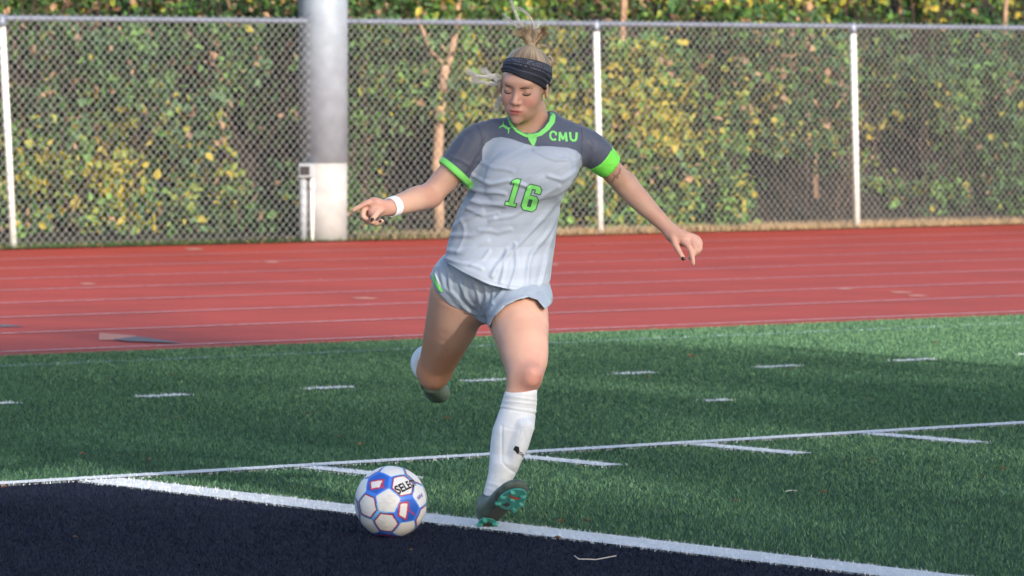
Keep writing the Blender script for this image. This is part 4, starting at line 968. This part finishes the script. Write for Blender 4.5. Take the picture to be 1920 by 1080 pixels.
def nail(px, py, d, r=.0052, el=1.2, a=0.):
    b = MB(); c = L(px, py, d); vs = []; k = 10
    hit = bodyb.ray_cast(Vector(CL), (Vector(c)-Vector(CL)).normalized()); c = np.array(hit[0]) if hit[0] else c
    for zz_, sc_ in ((.0, 1), (-.0022, .75)):
        for j in range(k):
            t = 2*math.pi*j/k; u1, v1 = r*el*math.cos(t)*sc_, r*math.sin(t)*sc_; vs.append(c+np.array([u1*math.cos(a)-v1*math.sin(a), zz_, u1*math.sin(a)+v1*math.cos(a)]))
    b.poly(vs, [tuple(range(k))[::-1], tuple(range(k, 2*k))]+[(j, (j+1) % k, k+(j+1) % k, k+j) for j in range(k)]); b.build('fingernail', M_nail, PL, True)
nail(698, 411, .03, a=.6); nail(713, 415, .05, .004, 1.4, .5); nail(718, 411, .05, .003); nail(1281, 484.5, .37, .0055, 1.2, -.9)

# ------------------------------------------------------------------ the ball
bx_ = GP(733, 1003); BR = .1115
bc = GP(733, 942.5)-CP; tt = np.linalg.norm(GP(733, 1003)-CP); 
Zb = FPX*BR/67.6; bcen = CP+(FW+CR*(733-960)/FPX-CU*(941.5-540)/FPX)*Zb; bcen[2] = BR+.004
# move along the ray so that the centre sits at ball radius above the turf
dd = FW+CR*(733-960)/FPX-CU*(941.5-540)/FPX; bcen = CP+dd*((BR-.002-CP[2])/dd[2])
ph = (1+5**.5)/2; ico = []
for a in (-1, 1):
    for b2 in (-ph, ph): ico += [(0, a, b2), (a, b2, 0), (b2, 0, a)]
ico = np.array(ico)/np.linalg.norm(ico[0]); fc = []
for i in range(12):
    for j in range(i+1, 12):
        for k in range(j+1, 12):
            if min(ico[i]@ico[j], ico[j]@ico[k], ico[i]@ico[k]) > .4: fc.append(unit(ico[i]+ico[j]+ico[k]))
fc = np.array(fc)
# orient: one pentagon faces the camera slightly left/up, a hexagon straight left of it
def bdir(u, v): x, z = u, v; return unit([x, -math.sqrt(max(0, 1-x*x-z*z)), z])
p_t = bdir((590-620)/452, (550-500)/452); h_t = bdir((333-620)/452, (550-568)/452)
def frame(a, b): a = unit(a); b = unit(b-np.dot(a, b)*a); return np.stack([a, b, np.cross(a, b)], 1)
pi_ = ico[0]; hi_ = fc[np.argmax(fc@pi_)]; RB = frame(p_t, h_t)@frame(pi_, hi_).T
icoR = ico@RB.T; fcR = fc@RB.T
def nearest(u, v): return int(np.argmax(fcR@bdir((u-620)/452, (550-v)/452)))
bm = bmesh.new(); bmesh.ops.create_icosphere(bm, subdivisions=7, radius=1); me = bpy.data.meshes.new('ball'); bm.to_mesh(me); bm.free()
V = np.zeros(len(me.vertices)*3); me.vertices.foreach_get('co', V); V = V.reshape(-1, 3)
dh = V@fcR.T; dp = V@icoR.T; ih = dh.argmax(1); ip = dp.argmax(1)
def lpoly(V, cen, idx, nb, corners):
    """polygon 'radius' of V about centre: max over neighbour directions"""
    c = cen[idx]; o = np.zeros(len(V))
    return o
# for a hexagon: edges face three pentagons (offset .60) and three hexagons
ah = np.arccos(np.clip(dh.max(1), -1, 1)); ap = np.arccos(np.clip(dp.max(1), -1, 1))
def hexr(V, ih):
    c = fcR[ih]; best = np.full(len(V), -1.)
    for arr, lim in ((icoR, .81), (fcR, .76)):
        for k in range(len(arr)):
            d = arr[k]; cs = c@d; nb_ = (cs > .70) & (cs < .9); t = d-cs[:, None]*c; t /= np.maximum(np.linalg.norm(t, axis=1)[:, None], 1e-6)
            v = (V*t).sum(1)/np.maximum((V*c).sum(1), .1); best = np.where(nb_, np.maximum(best, v), best)
    return best
def pentr(V, ip):
    c = icoR[ip]; best = np.full(len(V), -1.)
    for k in range(20):
        d = fcR[k]; cs = c@d; nb_ = cs > .70; t = d-cs[:, None]*c; t /= np.maximum(np.linalg.norm(t, axis=1)[:, None], 1e-6)
        v = (V*t).sum(1)/np.maximum((V*c).sum(1), .1); best = np.where(nb_, np.maximum(best, v), best)
    return best
hr, pr_ = hexr(V, ih), pentr(V, ip)
W1 = np.array([.72, .72, .74]); LB = np.array([.16, .42, .80]); DB = np.array([.025, .11, .52]); RD = np.array([.50, .03, .05]); NVY = np.array([.03, .03, .14])
C = np.repeat(LB[None], len(V), 0)*(.85+.35*vnoise(V, 5, 2)[:, None])
bst = np.clip((hr-.345)/.05, 0, 1)*0
edgeP = (pr_ < .292); C[(pr_ < .308) & (pr_ >= .292)] = (.50, .68, .88); C[edgeP] = W1
H1, H2, H3, H4 = nearest(460, 290), nearest(840, 630), nearest(800, 880), nearest(240, 410)
sel = nearest(780, 330)
blue = np.isin(ih, [H1, H2, H3]); back = fcR[:, 1] > .25
ext = [k for k in range(20) if back[k] and k % 3 == 0]; blue |= np.isin(ih, ext)
HX = .318
gapb = (pr_ >= .308) & (hr >= HX)
for hi2, a_ in ((H1, .62), (H2, .56), (H3, .66)): C[gapb & (V@fcR[hi2] > math.cos(a_))] = DB*1.3+LB*.15
inh = (hr < HX) & (ah < .6)
rim = (hr >= HX-.038) & (hr < HX); rim2 = (hr >= HX-.012) & (hr < HX+.010) 
C[inh & ~blue] = W1; C[rim & ~blue] = RD; C[rim2 & ~blue & (ap > .25)] = NVY
C[inh & blue] = DB
# white quad with a red border in every blue panel
for hi2 in [H1, H2, H3]+ext:
    c = fcR[hi2]; ux = unit(np.cross([0, 0, 1.], c)); uz = np.cross(c, ux); m_ = ih == hi2; x = V[m_]@ux; z = V[m_]@uz
    if hi2 == H1: q_ = [(-.24, .02), (.16, .10), (.13, -.16), (-.14, -.22)]
    elif hi2 == H2: q_ = [(-.26, .20), (-.02, .22), (-.04, -.26), (-.28, -.14)]
    else: q_ = [(-.22, .18), (.18, .20), (.10, -.04), (-.12, -.08)]
    ins = inpoly(x, z, q_); d = poly_d(x, z, q_+[q_[0]]); cc = C[m_]; cc[ins] = W1 if hi2 != H3 else DB*.5; cc[d < .022] = RD; C[m_] = cc
    br_ = poly_d(x, z, [(q_[1][0], q_[1][1]), (q_[1][0]+.02, q_[1][1]-.20), (q_[1][0]+.24, q_[1][1]-.36)]); cc = C[m_]; cc[(br_ < .017) & (hr[m_] < HX)] = RD; C[m_] = cc
seamd = np.abs(np.sort(np.c_[dh.max(1)*1.0, dp.max(1)*.9915], 1)[:, 0]*0)
C *= (1-.16*np.clip(vnoise(V, 4, 7)+vnoise(V*np.array([1, 1, 3]), 24, 8)*.5, 0, 1))[:, None]
me.vertices.foreach_set('co', (V*BR).ravel().astype(np.float32)); a = me.attributes.new('tint', 'FLOAT_COLOR', 'POINT'); a.data.foreach_set('color', np.c_[C, np.ones(len(V))].ravel().astype(np.float32))
for p in me.polygons: p.use_smooth = True
M_ball = mat('ball_skin', (1, 1, 1), .38, .45, attr='tint', bump=(900, .15, .0006))
ball = tag(add('soccer_ball', me, M_ball), 'white and blue panelled football with red outlines on the navy turf', 'ball'); ball.location = tuple(bcen); ball.rotation_euler = (0, 0, -PHI)
# lettering on the ball
def ball_text(txt, name, u, v, size, ang, m_):
    cu = bpy.data.curves.new(name, 'FONT'); cu.body = txt; cu.size = 1; cu.align_x = 'LEFT'; cu.offset = .035; tmp = bpy.data.objects.new('t', cu); COL.objects.link(tmp)
    dg = bpy.context.evaluated_depsgraph_get(); me = bpy.data.meshes.new_from_object(tmp.evaluated_get(dg)); bpy.data.objects.remove(tmp); bpy.data.curves.remove(cu)
    bm = bmesh.new(); bm.from_mesh(me); bmesh.ops.triangulate(bm, faces=bm.faces)
    for _ in range(2):
        es = [e for e in bm.edges if e.calc_length() > .15]
        if es: bmesh.ops.subdivide_edges(bm, edges=es, cuts=1); bmesh.ops.triangulate(bm, faces=bm.faces)
    c = np.array(bdir((u-620)/452, (550-v)/452)); ex_ = unit(np.array([math.cos(ang), 0, math.sin(ang)])-c*np.dot([math.cos(ang), 0, math.sin(ang)], c)); ey_ = np.cross(ex_, c); ey_ = ey_ if ey_[2] > 0 else -ey_
    for vv in bm.verts:
        p = c+ex_*vv.co.x*size+ey_*(vv.co.y-.35)*size*1.25; vv.co = Vector(unit(p)*(BR+.0006))
    bm.to_mesh(me); bm.free(); return add(name, me, m_, ball)
ball_text('SELECT', 'lettering', 690, 372, .275, math.radians(33), mat('black_ink', (.01, .01, .012), .4))
ball_text('NFHS', 'lettering', 955, 478, .115, math.radians(20), mat('violet_ink', (.16, .10, .42), .5))

# ------------------------------------------------------------------ small litter
M_lf = mat('dead_leaf', (.22, .12, .075), .8, noise=(40, .6, 1.4))
def leaf_obj(i, x, y, z, s, col=None):
    r = np.random.default_rng(900+i); a = r.uniform(0, 6.28); b = MB(); pts = []
    for j in range(9):
        t = 2*math.pi*j/9; rr = s*(1+.35*math.cos(3*t+i))*.5; pts.append((rr*math.cos(t+a), rr*math.sin(t+a)*.7, .004+.35*s*abs(math.sin(t))))
    b.poly([(0, 0, .004)]+pts, [(0, 1+j, 1+(j+1) % 9) for j in range(9)]); o = b.build('dead_leaf', M_lf); o.location = (x, y, z); return o
spots = [(1296, 677, .05), (1168, 841, .03), (1633, 874, .035), (1624, 757, .03), (1100, 990, .03), (1380, 950, .02), (838, 795, .035), (636, 828, .035), (678, 844, .035), (332, 792, .03), (580, 786, .03), (440, 948, .02), (156, 862, .03), (277, 873, .03), (120, 709, .03), (325, 713, .04),
         (205, 716, .03), (448, 715, .03), (740, 640, .03), (397, 656, .04), (1545, 935, .03), (1480, 700, .03), (1880, 890, .03), (1052, 990, .03), (1045, 1022, .03), (140, 1020, .02), (8, 925, .03), (770, 1045, .02), (1215, 715, .03), (1840, 905, .02), (1112, 462, .03), (1378, 468, .05), (1240, 480, .025), (600, 527, .03), (1755, 650, .03)]
for i, (x, y, s_) in enumerate(spots):
    s_ *= .72
    p = GP(x, y); onT = p[1] > 6.5; nav = p[0] < 0 and p[1] < 0
    tag(leaf_obj(i, p[0], p[1], .006 if onT else .017, s_), 'small dry brown leaf lying on the red track' if onT else ('small dry leaf fragment lying on the navy turf' if nav else 'small dry brown leaf lying on the green turf'), 'leaf', 'fallen leaves')
def straw(pts, label):
    q = [GP(x, y, .02) for x, y in pts]; b = MB(); b.tube(q, .0016, 5); o = b.build('straw', mat('straw', (.55, .52, .50), .6)); tag(o, label, 'straw')
straw([(1077, 1042), (1085, 1048), (1118, 1049), (1155, 1042)], 'long pale bent straw lying on the navy turf'); straw([(1474, 921), (1484, 919), (1494, 920)], 'short pale straw lying on the green turf')
